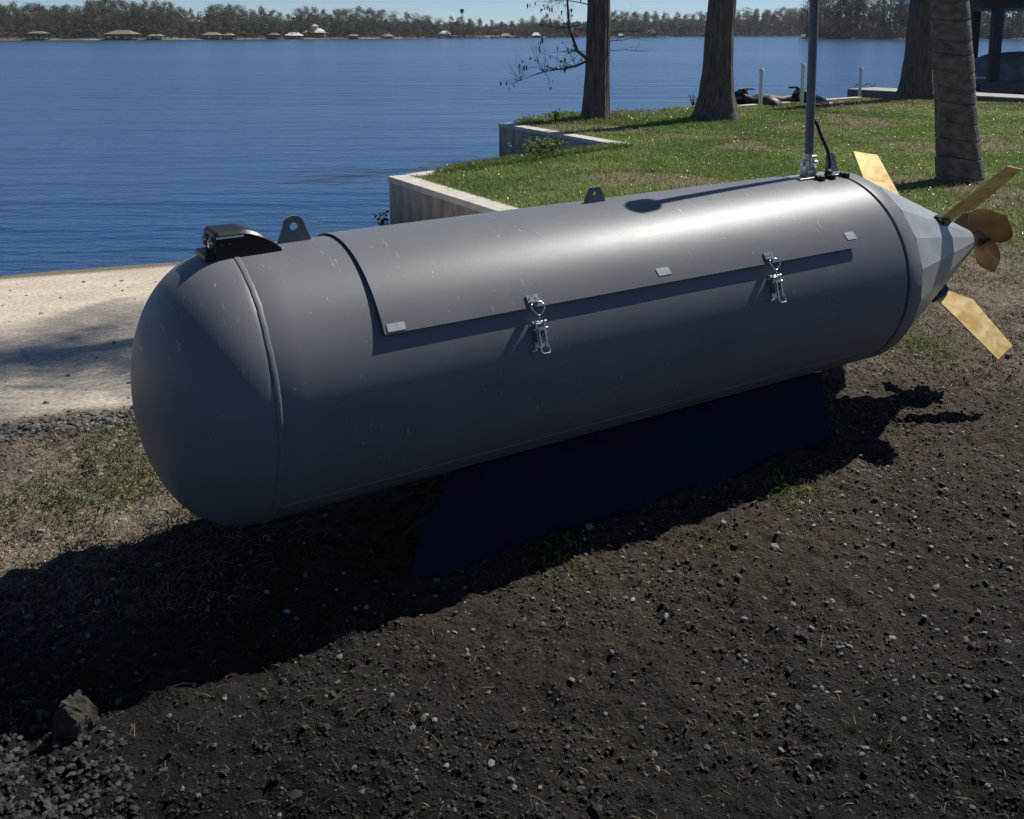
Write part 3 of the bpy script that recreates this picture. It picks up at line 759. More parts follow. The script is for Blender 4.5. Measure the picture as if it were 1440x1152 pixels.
# turf hanging over the cap of the seawall along the water
n = 5200; t = RNG.uniform(.55, 4.4, n); o_ = RNG.uniform(-.02, .36, n); x = A_.x+nb.x*t+nb.y*o_; y = A_.y+nb.y*t-nb.x*o_
m = (o_ > .16) | (t > .95); x, y = keep(x, y, m)
c = lerp3(np.array([.095, .155, .035])*np.ones((len(x), 3)), np.array([.21, .26, .08])*np.ones((len(x), 3)), RNG.random(len(x)))
blades('turf_edge', x, y, RNG.uniform(.05, .11, len(x)), RNG.uniform(.006, .011, len(x)), RNG.uniform(.3, 1.2, len(x)), c, M['grass'], 'tufted grass growing over the cap of the waterside seawall', 'grass', zoff=.012-zbase(x, y)-clod(x, y))
# small green weed tufts
def tuft_at(px, py, n, spread, hgt, label):
    p = at(px, py); xx = RNG.normal(p.x, spread, n); yy = RNG.normal(p.y, spread, n)
    c = lerp3(np.array([.10, .15, .03])*np.ones((n, 3)), np.array([.22, .24, .07])*np.ones((n, 3)), RNG.random(n))
    o = blades('weed_tuft', xx, yy, RNG.uniform(.3, 1, n)*hgt, np.full(n, .0035), RNG.uniform(.3, 1.6, n), c, M['grass'], label, 'weed')
    return o
tuft_at(1115, 690, 260, .075, .045, 'pale green weed tuft on the soil at the edge of the shadow near the tail')
tuft_at(1012, 765, 45, .012, .03, 'tiny bright green sprout alone on the dark soil')
tuft_at(800, 790, 200, .09, .03, 'thin green weed patch along the front edge of the shadow')
tuft_at(1290, 490, 900, .13, .05, 'green weed patch on the ground behind the tail ring')
tuft_at(180, 690, 420, .09, .035, 'small green weed patch left of the nose')

# concrete lump, bottom left
def lump(name, loc, size, seed, label, cat, mt, rough_=.12, rot=0):
    bm = bmesh.new(); vs = box(bm, -size[0]/2, size[0]/2, -size[1]/2, size[1]/2, 0, size[2])
    bmesh.ops.subdivide_edges(bm, edges=bm.edges[:], cuts=5, use_grid_fill=True)
    r = random.Random(seed)
    for v in bm.verts:
        x_, y_, z_ = v.co
        k = z_/size[2]
        v.co.x *= 1-.32*k; v.co.y *= 1-.2*k; v.co.x += .12*size[0]*k
        s_ = min(size)*rough_*.6
        v.co += Vector((r.gauss(0, s_), r.gauss(0, s_), r.gauss(0, s_)))*.5
        v.co.z += .14*size[2]*math.sin(x_*40+seed)*k
    o = obj(name, bm, mt); o.location = loc; o.rotation_euler = (.05, .1, rot); return tag(o, label, cat)
p = at(98, 1040); lump('concrete_lump', (p.x, p.y+.03, -.015), (.088, .075, .092), 3, 'broken brown concrete lump standing among stones at the near left corner', 'rubble', M['rock'], .13, -.35)

# pale stones one can pick out
stone_px = [(1090,773,15),(829,747,14),(1330,690,8),(1316,828,11),(1255,890,12),(1142,880,9),(941,806,9),(985,765,8),(1170,845,8),(1195,905,9),(1300,868,8),(1185,682,7),(1075,838,8),(1032,712,6),(1400,975,9),(1270,858,7),(905,790,6),(1345,1000,8),(1210,640,6),(783,775,6),(1050,755,6),(1243,770,7),(1385,890,7),(1420,800,8),(925,1085,8),(760,1110,9),(628,1080,9),(1230,1000,7),(500,860,6),(376,842,8),(455,848,5),(680,905,6),(1100,1050,9),(1285,975,8),(140,670,7),(20,770,9),(232,728,9),(1190,800,6),(880,845,7),(1010,960,7)]
proto_meshes = []
for k in range(6):
    V = IV*(1+RNG.uniform(-.25, .25, (12, 1)))*np.array([1.1, .85, .6]); proto_meshes.append(np_mesh('stone', V, IF, False))
M['palestone'] = mat('pale_limestone', (.17,.16,.145), .85, col2=(.28,.27,.25), nscale=30, bump=.4, bscale=80)
for mm in proto_meshes: mm.materials.append(M['palestone'])
for i, (px, py, sz) in enumerate(stone_px):
    p = at(px, py); D = p.y; s = sz/FPX*D*.62
    o = bpy.data.objects.new('stone', proto_meshes[i % 6]); C.objects.link(o)
    zz = float(zbase(np.array([p.x]), np.array([p.y]))[0]+clod(np.array([p.x]), np.array([p.y]))[0])
    o.location = (p.x, p.y, zz+s*.25); o.scale = (s, s, s); o.rotation_euler = (random.uniform(-.4, .4), random.uniform(-.4, .4), random.uniform(0, 6))
    szw = 'tiny' if sz <= 6 else ('small' if sz <= 8 else 'fist sized' if sz > 13 else 'middling')
    where = ('in the shadow under the nose' if px < 480 and 800 < py < 900 else 'on the scrub left of the nose' if px < 300 else 'by the front edge of the shadow' if py < 800 and px < 900 else
             'near the bottom edge of the ground' if py > 1040 else 'toward the right border' if px > 1320 else 'by the tip of the shadow near the tail' if py < 725 else
             'below the second latch' if px > 1000 and py < 860 else 'in the open soil below the second latch' if px > 1000 else 'in the open soil below the first latch')
    tag(o, szw+' pale stone lying '+where, 'stone', 'pale stones on the dark soil')
o = [q for q in C.objects if q.name.startswith('stone')]
del o[0]['group']; o[0]['label'] = 'largest pale stone alone on the soil below the second latch'

# ------------------------------------------------------------------ trees near
def trunk_bm(bm, path, rads, seg=56, ridge=.04, nridge=15, seed=0, per=8):
    """path: control points; radius per point; furrowed"""
    P = [Vector(p) for p in path]; n = len(P); rr = []
    L = (n-1)*per
    for i in range(L+1):
        t = i/per; k = min(int(t), n-2); f = t-k
        c = P[k].lerp(P[k+1], f); r = rads[k]*(1-f)+rads[k+1]*f
        ring = []
        for j in range(seg):
            a = 2*PI*j/seg
            w_ = math.sin(a*nridge+seed+1.3*math.sin(c.z*1.3+j*.05))*.5+math.sin(a*nridge*.37+c.z*.7+seed)*.6
            q = r*(1+ridge*w_+.012*math.sin(a*31+c.z*9+seed*3))
            ring.append(bm.verts.new(c+Vector((q*math.cos(a), q*math.sin(a), 0))))
        rr.append(ring)
    for a, b in zip(rr, rr[1:]):
        for j in range(seg): bm.faces.new((a[j], a[(j+1) % seg], b[(j+1) % seg], b[j]))
def limb(bm, p, d, ln, r, depth, rnd, droop=0, moss=None, seg=5):
    pts = [p]; q = Vector(p); dd = Vector(d).normalized(); n = 5
    for i in range(n):
        dd = (dd+Vector((rnd.gauss(0, .22), rnd.gauss(0, .22), rnd.gauss(0, .16)-droop))).normalized(); q = q+dd*ln/n; pts.append(q.copy())
    tube(bm, pts, [r*(1-.75*i/n) for i in range(n+1)], seg, False)
    if depth > 0:
        for k in range(rnd.randint(3, 5)):
            i = rnd.randint(1, n); a = (dd+Vector((rnd.uniform(-1, 1), rnd.uniform(-1, 1), rnd.uniform(-.6, .8)))).normalized()
            limb(bm, pts[i], a, ln*rnd.uniform(.4, .65), r*(1-.75*i/n)*.75, depth-1, rnd, droop, moss, 4)
    if moss is not None and depth <= 1:
        for k in range(3):
            b0 = pts[rnd.randint(2, n)]; moss.append(b0)
def moss_mesh(pts, ln=.25, per=5):
    V = []; F = []
    for p in pts:
        for k in range(per):
            o = Vector((random.gauss(0, .03), random.gauss(0, .03), 0)); l = random.uniform(.3, 1)*ln; w_ = random.uniform(.006, .016); a = random.uniform(0, PI)
            u = Vector((math.cos(a), math.sin(a), 0))*w_; q = Vector(p)+o; i = len(V)
            V += [q-u, q+u, q+u*1.4-Vector((0, 0, l*.5)), q-u*1.2-Vector((0, 0, l*.55)), q+Vector((0, 0, -l))]; F += [(i, i+1, i+2), (i, i+2, i+3), (i+3, i+2, i+4)]
    return np_mesh('moss', np.array([v[:] for v in V]), np.array(F))
def cypress(px, py, z, rs, lean, label, seed, low=False, H=7.4):
    b0 = at(px, py, z); e = empty('cypress_tree', b0); rnd = random.Random(seed)
    zs = [-.25, 0, .18, .5, 1.0, 1.7, 2.6, 4.2, 5.8, H]
    path = [(lean[0]*q+.06*math.sin(q*.8+seed)*(q > 2), lean[1]*q, q) for q in zs]
    bm = bmesh.new(); trunk_bm(bm, path, rs+[rs[-1]*.85, rs[-1]*.6, rs[-1]*.25], ridge=.075, seed=seed, nridge=11+seed % 5)
    obj('trunk', bm, M['bark'], e, True)
    bm = bmesh.new(); ms = []
    for k in range(6):
        zz = 4.6+(H-5.0)*k/6; a = rnd.uniform(0, 2*PI)
        limb(bm, (lean[0]*zz, lean[1]*zz, zz), (math.cos(a), math.sin(a), rnd.uniform(0, .5)), rnd.uniform(1.4, 2.4)*(1-.4*k/8), .04, 2, rnd, .02, ms)
    obj('crown', bm, M['twig'], e)
    me = moss_mesh(ms[::5], .45, 3); link('hanging_moss', me, M['moss'], e)['kind'] = 'stuff'
    if low:
        bm = bmesh.new(); ms = []
        # the low boughs the photograph shows on the left of the trunk
        q0 = Vector((-.17, -.1, 1.15)); 
        pts = [q0, q0+Vector((-.22, -.02, .18)), q0+Vector((-.38, -.04, .62)), q0+Vector((-.42, -.02, 1.15)), q0+Vector((-.34, 0, 1.8))]
        tube(bm, pts, [.035, .03, .025, .02, .012], 6, False)
        pts2 = [q0, q0+Vector((-.25, .03, -.12)), q0+Vector((-.55, .02, -.17)), q0+Vector((-.85, .05, -.22)), q0+Vector((-1.3, 0, -.38))]
        tube(bm, pts2, [.03, .022, .015, .009, .004], 6, False)
        for p_ in pts[1:]+pts[2:]+pts2[1:]:
            for k in range(6):
                limb(bm, p_, (rnd.uniform(-1.1, .35), rnd.uniform(-.3, .3), rnd.uniform(-.35, .7)), rnd.uniform(.25, .7), .007, 1, rnd, .0, ms, 4)
        q1 = Vector((-.12, -.05, 2.2))
        for k in range(5): limb(bm, q1+Vector((-.05, 0, .1*k)), (-1, 0, rnd.uniform(.1, 1)), rnd.uniform(.6, 1.3), .016, 2, rnd, .03, ms, 4)
        q2 = Vector((.16, 0, 1.35))
        for k in range(4): limb(bm, q2+Vector((0, 0, .17*k)), (1, 0, rnd.uniform(-.1, .35)), rnd.uniform(.5, 1.1), .010, 1, rnd, .0, ms, 4)
        obj('low_branches', bm, M['twig'], e)
        link('hanging_moss', moss_mesh([q for q in ms if q.x < -.2][::12]+[Vector((-.42-.25*random.random(), 0, 1.05)) for _ in range(10)], .12, 2), M['moss'], e)['kind'] = 'stuff'
    return tag(e, label, 'tree')
cypress(838, 168, 0, [.33, .29, .265, .245, .225, .215, .205, .19], (.012, 0), 'slim cypress trunk with bare mossy low branches, at the lawn corner by the shaded seawall', 4, True)
cypress(1006, 169, 0, [.60, .52, .43, .345, .29, .265, .25, .24], (.012, 0), 'broad flared cypress trunk standing between the slim one and the mast', 5)
cypress(1288, 137, .03, [.58, .50, .43, .38, .34, .32, .30, .28], (.004, 0), 'dark cypress trunk behind the palm, in front of the dock', 7)
# palm
pb = at(1351, 254); pe = empty('palm_tree', pb)
bm = bmesh.new(); seg = 48; rings = []; z = -.15; HP = 10.6
def pc(z): return Vector((-.150*z+.006*z*z, .0, z))
scar = 0; zz = -.15; lst = []
rnd = random.Random(5)
while zz < HP:
    hgt = rnd.uniform(.15, .23); r0 = (.245-.045*min(zz, 2.2)/2.2-.0055*max(0, zz)) + rnd.gauss(0, .003)
    if zz < .1: r0 += .02
    for f, dr in ((0, -.010), (.06, .004), (.5, .001), (.9, -.002), (.985, -.008)): lst.append((zz+hgt*f, r0+dr))
    zz += hgt
for zz, r0 in lst:
    c_ = pc(zz); rings.append([bm.verts.new(c_+Vector((r0*(1+.012*math.sin(j*1.9+zz*3)+rnd.gauss(0, .004))*math.cos(2*PI*j/seg), r0*(1+.012*math.sin(j*1.3+zz))*math.sin(2*PI*j/seg), .018*math.sin(2*PI*j/seg*2+zz)))) for j in range(seg)])
for a, b in zip(rings, rings[1:]):
    for j in range(seg): bm.faces.new((a[j], a[(j+1) % seg], b[(j+1) % seg], b[j]))
obj('trunk', bm, M['palm'], pe, True, 40)
# peeling strip on the left side of the trunk
bm = bmesh.new(); tube(bm, [(-.27, -.12, 1.36), (-.29, -.14, 1.15), (-.245, -.16, .98)], [.012, .02, .006], 6); obj('loose_bark', bm, M['palm'], pe, True)
topc = pc(HP)
for k in range(20):
    a = 2*PI*k/20+rnd.uniform(-.1, .1); el = rnd.uniform(-.5, 1.1); V = []; Fc = []
    pts = []; L_ = rnd.uniform(2.3, 3.2); d = Vector((math.cos(a)*math.cos(el), math.sin(a)*math.cos(el), math.sin(el))); q = topc.copy()
    for i in range(13):
        pts.append(q.copy()); d = (d+Vector((0, 0, -.10))).normalized(); q = q+d*L_/12
    for i in range(1, 13):
        t = i/12; dd = (pts[min(i+1, 12)]-pts[i-1]).normalized(); sd_ = dd.cross(Vector((0, 0, 1))).normalized()
        for sgn in (-1, 1):
            for sub_ in (0, .5):
                p0 = pts[i-1].lerp(pts[i], sub_); ll = .62*math.sin(PI*min(1, t*.9+.08))+.08; tip = p0+sd_*sgn*ll*.8+dd*ll*.45-Vector((0, 0, ll*rnd.uniform(.15, .4))); w_ = dd*.03
                n0 = len(V); V += [p0-w_, p0+w_, tip]; Fc.append((n0, n0+1, n0+2))
    link('frond', np_mesh('frond', np.array([v[:] for v in V]), np.array(Fc)), M['frond'], pe)
tag(pe, 'ringed grey palm trunk leaning left beside the brass fins', 'palm tree')

# small plants by the walls
def leafy(px, py, z, hgt, spread, n, label, col, name='bush', stems=5):
    p = at(px, py, z); e = empty(name, p); rnd = random.Random(int(px)); V = []; F_ = []
    bm = bmesh.new()
    for k in range(stems):
        a = rnd.uniform(0, 2*PI); tip = Vector((math.cos(a)*spread*rnd.random(), math.sin(a)*spread*rnd.random(), hgt*rnd.uniform(.6, 1)))
        tube(bm, [(0, 0, -.05), tip*.5+Vector((0, 0, .05)), tip], [.006, .004, .002], 4)
        for j in range(n//stems):
            c_ = tip*rnd.uniform(.25, 1.05)+Vector((rnd.gauss(0, spread*.3), rnd.gauss(0, spread*.3), rnd.gauss(0, hgt*.08)))
            l = rnd.uniform(.5, 1)*min(.05, hgt*.2); u = Vector((rnd.gauss(0, 1), rnd.gauss(0, 1), rnd.gauss(0, .5))).normalized()*l; v = u.orthogonal().normalized()*l*.45; i0 = len(V)
            V += [c_-u*.1, c_+u*.5+v, c_+u*1.1, c_+u*.5-v]; F_.append((i0, i0+1, i0+2, i0+3))
    obj('stem', bm, M['twig'], e); m_ = mat('leaf_'+str(int(px)), col, .7, noise=.35, nscale=9, transl=.3)
    link('foliage', np_mesh('foliage', np.array([q[:] for q in V]), np.array(F_)), m_, e); return tag(e, label, 'plant')
leafy(765, 222, 0, .26, .30, 620, 'leafy yellow green bush on the lawn edge against the shaded seawall', (.13, .17, .035), stems=12)
leafy(782, 172, 0, .24, .07, 60, 'thin upright weed in the shaded grass left of the slim cypress', (.05, .10, .03), 'weed_plant', 3)
leafy(975, 150, 0, .28, .10, 90, 'spindly weed behind the grass at the left foot of the broad cypress', (.05, .09, .03), 'weed_plant', 4)
# dark waterside weeds below the near wall corner
for (px, py, hh, lb) in ((516, 335, .10, 'dark leafy waterside weed just above the hull, left of the seawall corner'), (541, 330, .26, 'dark waterside weed with one long leaf touching the seawall corner')):
    leafy(px, py, -.42, hh, .10, 70, lb, (.012, .016, .010), 'weed_plant', 5)
# ------------------------------------------------------------------ posts, dock, jet skis, boathouse
for i, (px, ptop, py, z, lb) in enumerate(((1069, 97, 150, 0, 'white pipe post at the seawall just right of the broad cypress'), (1127, 90, 147, 0, 'white pipe post touching the jet ski, next to the mast'), (1209, 95, 128, .1, 'white pipe post rising behind the left end of the dock'))):
    p = at(px, py, z); D = p.y; zt = HC-(ptop-HOR)*D/FPX*1.0
    e = empty('mooring_post', (p.x, p.y, -.9)); bm = bmesh.new(); tube(bm, [(0, 0, 0), (0, 0, zt+.9-.04)], .043, 14); obj('pipe', bm, M['pvc'], e, True, 40)
    bm = bmesh.new(); tube(bm, [(0, 0, zt+.86), (0, 0, zt+.895), (0, 0, zt+.93)], [.057, .055, .03], 14); obj('cap', bm, M['white'], e, True, 40)
    tag(e, lb, 'post')
# dock with planks
d0 = at(1192, 125, .10); d1 = at(1450, 138.5, .10); dl_ = (d1-d0); Ld = dl_.length; dd = dl_.normalized(); dn = Vector((-dd.y, dd.x, 0))
if dn.y < 0: dn = -dn
dock = empty('dock', (d0.x, d0.y, -.1)); Rm = Matrix(((dd.x, dn.x, 0), (dd.y, dn.y, 0), (0, 0, 1))).to_4x4()
Ld2 = Ld+4
npl = int(Ld2/.15)
for i in range(npl):
    bm = bmesh.new(); box(bm, i*.15+.004, i*.15+.146, -.02, 1.3, .17, .20, Rm); obj('plank', bm, M['woodtop'], dock)
bm = bmesh.new(); box(bm, 0, Ld2, 0, .05, -.12, .168, Rm); obj('fascia_board', bm, M['wood'], dock)
bm = bmesh.new(); box(bm, 0, Ld2, 1.2, 1.25, -.05, .168, Rm); obj('rear_beam', bm, M['wood'], dock)
for i in range(5):
    bm = bmesh.new(); box(bm, .3+i*2.2, .42+i*2.2, .5, .62, -1.4, .165, Rm); obj('pile', bm, M['wood'], dock)
tag(dock, 'low weathered plank dock running behind the trees at the right', 'dock')
# hose loop on the dock
p = at(1222, 124, .12); bm = bmesh.new()
tube(bm, [p+Vector((-.3+.05*k, .3, .02+.11*math.sin(k*.62)**2)) for k in range(13)], .012, 6); tag(obj('hose', bm, M['rubber'], None, True), 'black hose looped on the left end of the dock', 'hose')
def jetski(px, py, z, L_, rz, label):
    p = at(px, py, z); e = empty('jet_ski', (p.x, p.y, WZ-.05)); e.rotation_euler = (0, 0, rz)
    def loft(secs, seg=18):
        bm = bmesh.new(); rr = []
        for x_, w_, zc, h_ in secs: rr.append([bm.verts.new((x_*L_, w_*math.cos(2*PI*k/seg), zc+h_*math.sin(2*PI*k/seg))) for k in range(seg)])
        for a, b in zip(rr, rr[1:]):
            for k in range(seg): bm.faces.new((a[k], a[(k+1) % seg], b[(k+1) % seg], b[k]))
        bm.faces.new(rr[0]); bm.faces.new(rr[-1][::-1]); return bm
    obj('hull', loft([(-.5, .36, .28, .22), (-.3, .46, .30, .27), (.0, .48, .32, .28), (.25, .42, .38, .30), (.42, .22, .48, .22), (.5, .04, .56, .06)]), M['jetski'], e, True, 60)
    obj('seat', loft([(-.46, .14, .60, .06), (-.40, .18, .68, .13), (-.28, .19, .74, .16), (-.1, .17, .68, .14), (.02, .13, .74, .14), (.06, .06, .80, .12)]), M['rubber'], e, True, 60)
    obj('hood', loft([(.04, .16, .80, .16), (.12, .24, .78, .22), (.24, .25, .68, .20), (.38, .16, .58, .12), (.46, .05, .55, .04)]), M['jetski'], e, True, 60)
    bm = bmesh.new(); tube(bm, [(.03*L_, -.34, 1.0), (.06*L_, -.1, 1.02), (.06*L_, .1, 1.02), (.03*L_, .34, 1.0)], .022, 8); tube(bm, [(.09*L_, 0, .85), (.06*L_, 0, 1.02)], .05, 8)
    obj('handlebar', bm, M['rubber'], e, True)
    bm = bmesh.new()
    for sy in (-1, 1): tube(bm, [(.16*L_, sy*.27, .86), (.13*L_, sy*.31, .93), (.12*L_, sy*.32, .99)], [.02, .035, .03], 8)
    obj('mirrors', bm, M['jetski'], e, True)
    return tag(e, label, 'jet ski')
jetski(1112, 139, .1, 2.5, .10, 'black jet ski with raised handlebars moored beyond the pipe posts')
jetski(1052, 146, .02, 1.9, 2.4, 'low dark jet ski moored at the foot of the broad cypress')
# boathouse at the right edge
bp = at(1391, 112, .14); D = 32.0; sc = D/bp.y
def wx(px): return (px-720)/FPX*D*1.005
bh = empty('boathouse', (wx(1391), D, -1.4))
ox, oy, oz = bh.location
def wb(x0, x1, y0, y1, z0, z1, name, m_, par=bh, bev=0):
    bm = bmesh.new(); box(bm, x0-ox, x1-ox, y0-oy, y1-oy, z0-oz, z1-oz, None, bev); return obj(name, bm, m_, par)
for px_, yy in ((1391, 32), (1446, 32), (1391, 36.5), (1450, 36.5)): wb(wx(px_)-.14, wx(px_)+.14, yy, yy+.28, -1.4, 2.44, 'post', M['darkpost'])
wb(wx(1366), wx(1366)+6, 31.9, 36.9, 2.45, 2.72, 'roof_beam', M['darkpost'])
bm = bmesh.new()
prism(bm, [(31.2, 2.725), (37.6, 2.725), (37.6, 2.83), (34.4, 3.9), (31.2, 2.83)], lambda u, v, t: Vector((t-ox, u-oy, v-oz)), wx(1352), wx(1352)+7)
obj('roof', bm, M['white'], bh)
for k in range(5): wb(wx(1365), wx(1365)+5, 31.6+.16*k, 31.74+.16*k, .06, .11, 'plank', M['wood'])
wb(wx(1366), wx(1366)+5, 31.62, 31.68, -.22, .055, 'fascia_board', M['wood'])
for px_ in (1376, 1394, 1436): wb(wx(px_)-.13, wx(px_)+.13, 31.7, 31.95, -1.4, -.0, 'pile', M['wood'])
tag(bh, 'dark open boathouse with a pale roof edge at the right border', 'boathouse')
bt = empty('covered_boat', (wx(1425), 34, -.4)); bm = bmesh.new(); rr = []
for x_, w_, z0, z1 in ((-1.15, .3, .62, .70), (-.95, .6, .5, .88), (-.55, .9, .4, 1.18), (0, 1.0, .4, 1.38), (1.0, 1.1, .4, 1.45), (2.2, 1.0, .4, 1.3), (3.2, .8, .45, 1.0)):
    rr.append([bm.verts.new((x_, w_*math.cos(a), z0+(z1-z0)*max(0, math.sin(a))**.8 if math.sin(a) > 0 else z0+.02*math.sin(a))) for a in [2*PI*k/20 for k in range(20)]])
for a, b in zip(rr, rr[1:]):
    for k in range(20): bm.faces.new((a[k], a[(k+1) % 20], b[(k+1) % 20], b[k]))
bm.faces.new(rr[0]); bm.faces.new(rr[-1][::-1]); obj('cover', bm, M['cover'], bt, True, 50)
bm = bmesh.new(); rr = []
for x_, w_, z0 in ((-1.3, .08, .58), (-.9, .6, .30), (-.2, .95, .12), (1, 1.05, .05), (3.3, .95, .05)):
    rr.append([bm.verts.new(q) for q in ((x_, -w_, .60), (x_, -w_*.7, z0), (x_, 0, z0-.1), (x_, w_*.7, z0), (x_, w_, .60))])
for a, b in zip(rr, rr[1:]):
    for k in range(4): bm.faces.new((a[k], a[k+1], b[k+1], b[k]))
bm.faces.new(rr[-1]); bm.faces.new(rr[0][::-1]); obj('hull', bm, M['cover'], bt)
bm = bmesh.new(); box(bm, -1.0, -.45, -1.06, -1.0, .56, .62); obj('rail', bm, M['white'], bt)
tag(bt, 'boat under a dark fitted cover inside the boathouse at the right border', 'boat')

# ------------------------------------------------------------------ far shore
def shore_pt(px, py, back=0):
    p = at(px, py, WZ); u = Vector((p.x, p.y, 0)).normalized(); q = p+u*back; return q
SH = [(-260, 57.6), (0, 57.0), (240, 56.2), (480, 55.0), (700, 53.6), (860, 52.4), (1000, 51.4), (1130, 51.2), (1200, 51.2)]
SP = [(1126, 54.8), (1180, 55.6), (1260, 55.8), (1350, 55.2), (1440, 55.0), (1700, 54.5)]
def land(name, line, m_, rise=1.2, depth=160):
    V = []; n = 0; bks = (0, 1.5, 4, 10, 30, depth); zs = (-1.0, -.55, -.25, .1, .5, rise)
    pts = []
    for (a, b) in zip(line, line[1:]):
        for k in range(12): f = k/12; pts.append((a[0]+(b[0]-a[0])*f, a[1]+(b[1]-a[1])*f))
    pts.append(line[-1])
    for (px, py) in pts:
        for bk, z in zip(bks, zs):
            q = shore_pt(px, py, bk-1+random.uniform(-.8, .8)); V.append((q.x, q.y, z+random.uniform(-.08, .08)))
    m_n = len(bks); F = [(i*m_n+j, (i+1)*m_n+j, (i+1)*m_n+j+1, i*m_n+j+1) for i in range(len(pts)-1) for j in range(m_n-1)]
    return tag(link(name, np_mesh(name, np.array(V), np.array(F), True), m_), kind='structure')
M['shore'] = mat('far_shore_ground', (.12,.10,.075), .95, col2=(.28,.24,.18), nscale=.12, lo=.45, hi=.62)
M['shore2'] = mat('far_shore_marsh', (.05,.05,.03), .95, col2=(.13,.14,.06), nscale=.10, lo=.45, hi=.62)
land('far_shore', SH, M['shore']); land('point_of_land', SP, M['shore2'], 1.0, 90)
FT = {k: mat('far_'+k, c1, .9, col2=c2, nscale=.5, detail=8, transl=0 if k == 'trunk' else .45) for k, c1, c2 in (('cypress_leaf', (.10,.08,.066), (.19,.155,.13)), ('oak_leaf', (.055,.085,.04), (.12,.155,.075)), ('pine_leaf', (.05,.072,.042), (.11,.13,.08)), ('trunk', (.06,.05,.045), (.11,.10,.09)))}
for _k in ('cypress_leaf', 'oak_leaf', 'pine_leaf'): pass
def far_proto(kind, seed, small=False):
    r = np.random.default_rng(seed); rnd = random.Random(seed); V = []; F = []; MI = []
    Ht = 12.0
    def tri(c, u, v, mi):
        i = len(V); V.extend([c-u, c+u*.6+v*.4, c+v-u*.2]); F.append((i, i+1, i+2)); MI.append(mi)
    # trunk (4-sided, slightly bent)
    nz = 5; b = rnd.uniform(-.3, .3)
    for k in range(4):
        for i in range(nz):
            z0, z1 = Ht*.82*i/nz, Ht*.82*(i+1)/nz; r0, r1 = .26*(1-.8*i/nz), .26*(1-.8*(i+1)/nz); a0, a1 = PI/2*k, PI/2*(k+1)
            q = [np.array([b*z/Ht+rr*math.cos(a), rr*math.sin(a), z]) for z, rr, a in ((z0, r0, a0), (z0, r0, a1), (z1, r1, a1), (z1, r1, a0))]
            j = len(V); V.extend(q); F.append((j, j+1, j+2)); F.append((j, j+2, j+3)); MI += [1, 1]
    if kind == 'cypress': nb, sp, lo = 40, 2.0, .15
    elif kind == 'oak': nb, sp, lo = 44, 3.4, .12
    else: nb, sp, lo = 22, 2.0, .50
    for k in range(nb):
        t = lo+(1-lo)*rnd.random()**.9; z = Ht*t
        rad = {'cypress': sp*math.sqrt(max(.12, 1-((t-.52)/.53)**2))*rnd.uniform(.85, 1.3), 'oak': sp*math.sqrt(max(.05, 1-((t-.58)/.46)**2)), 'pine': sp*math.sqrt(max(.15, 1-((t-.74)/.30)**2))}[kind]
        a = rnd.uniform(0, 2*PI); q = rad*rnd.random()**.6; c = np.array([q*math.cos(a), q*math.sin(a), z])
        nl = {'cypress': 34, 'oak': 44, 'pine': 36}[kind]
        cs = {'cypress': (.45, .45, .75), 'oak': (.85, .85, .55), 'pine': (.6, .6, .4)}[kind]
        for j in range(nl):
            p = c+r.normal(size=3)*np.array(cs)*.75; u = r.normal(size=3); u /= np.linalg.norm(u)+1e-9; v = r.normal(size=3); v /= np.linalg.norm(v)
            l = r.uniform(.22, .46); st = np.array([1, 1, 1.5 if kind == 'cypress' else .9])
            tri(p, u*l*st*.6, v*l*st, 0)
        # branch
        if kind != 'oak':
            p0 = np.array([0, 0, z-.5]); d_ = c-p0; j = len(V); w_ = np.array([0, 0, .05]); V.extend([p0-w_, p0+w_, c]); F.append((j, j+1, j+2)); MI.append(1)
    me = np_mesh('far_tree', np.array(V), np.array(F), False, None, MI)
    me.materials.append(FT[kind+'_leaf']); me.materials.append(FT['trunk']); return me
PR = {'cypress': [far_proto('cypress', s) for s in (1, 2, 3, 4)], 'oak': [far_proto('oak', s) for s in (5, 6, 7)], 'pine': [far_proto('pine', s) for s in (8, 9)]}
KL = {'cypress': 'bare grey cypress', 'oak': 'round green oak', 'pine': 'narrow pine'}
LAND = {'L': [(-20, 'at the left edge of the far shore'), (20, 'left of the farthest left boathouse'), (55, 'above the farthest left boathouse'), (90, 'right of the farthest left boathouse'), (128, 'by the flat pale roof'), (173, 'above the wide grey boathouse'), (220, 'above the small low boathouse'), (260, 'in the gap left of the long tan boathouse'), (305, 'above the long tan boathouse'), (350, 'right of the long tan boathouse'), (386, 'above the tiny grey boathouse'), (414, 'above the bright white roof'), (447, 'behind the two tier white house'), (475, 'right of the two tier white house')],
        'M': [(500, 'above the boathouse right of the two tier house'), (544, 'above the pale boathouse of the middle shore'), (585, 'between the middle boathouse and the sloping roof'), (625, 'above the pale sloping roof'), (650, 'at the radio tower'), (680, 'right of the radio tower'), (711, 'above the small tan boathouse'), (735, 'left of the last white boathouse'), (756, 'above the last white boathouse'), (785, 'behind the low bare boughs')],
        'R': [(875, 'above the tiny white roof'), (895, 'left of the low pale house'), (914, 'behind the low pale house'), (945, 'right of the low pale house'), (975, 'just left of the broad cypress trunk'), (1010, 'behind the broad cypress trunk'), (1050, 'just right of the broad cypress trunk'), (1085, 'far off between broad trunk and mast'), (1125, 'far off just left of the mast')],
        'P': [(1137, 'of the point behind the mast'), (1165, 'of the point just right of the mast'), (1195, 'of the point left of the dock post'), (1210, 'of the point above the dock post'), (1240, 'of the point right of the dock post'), (1265, 'of the point left of the dark trunk'), (1290, 'of the point behind the dark trunk'), (1340, 'of the point behind the palm'), (1375, 'of the point between palm and boathouse'), (1400, 'of the point behind the boathouse post'), (1435, 'of the point at the right edge')]}
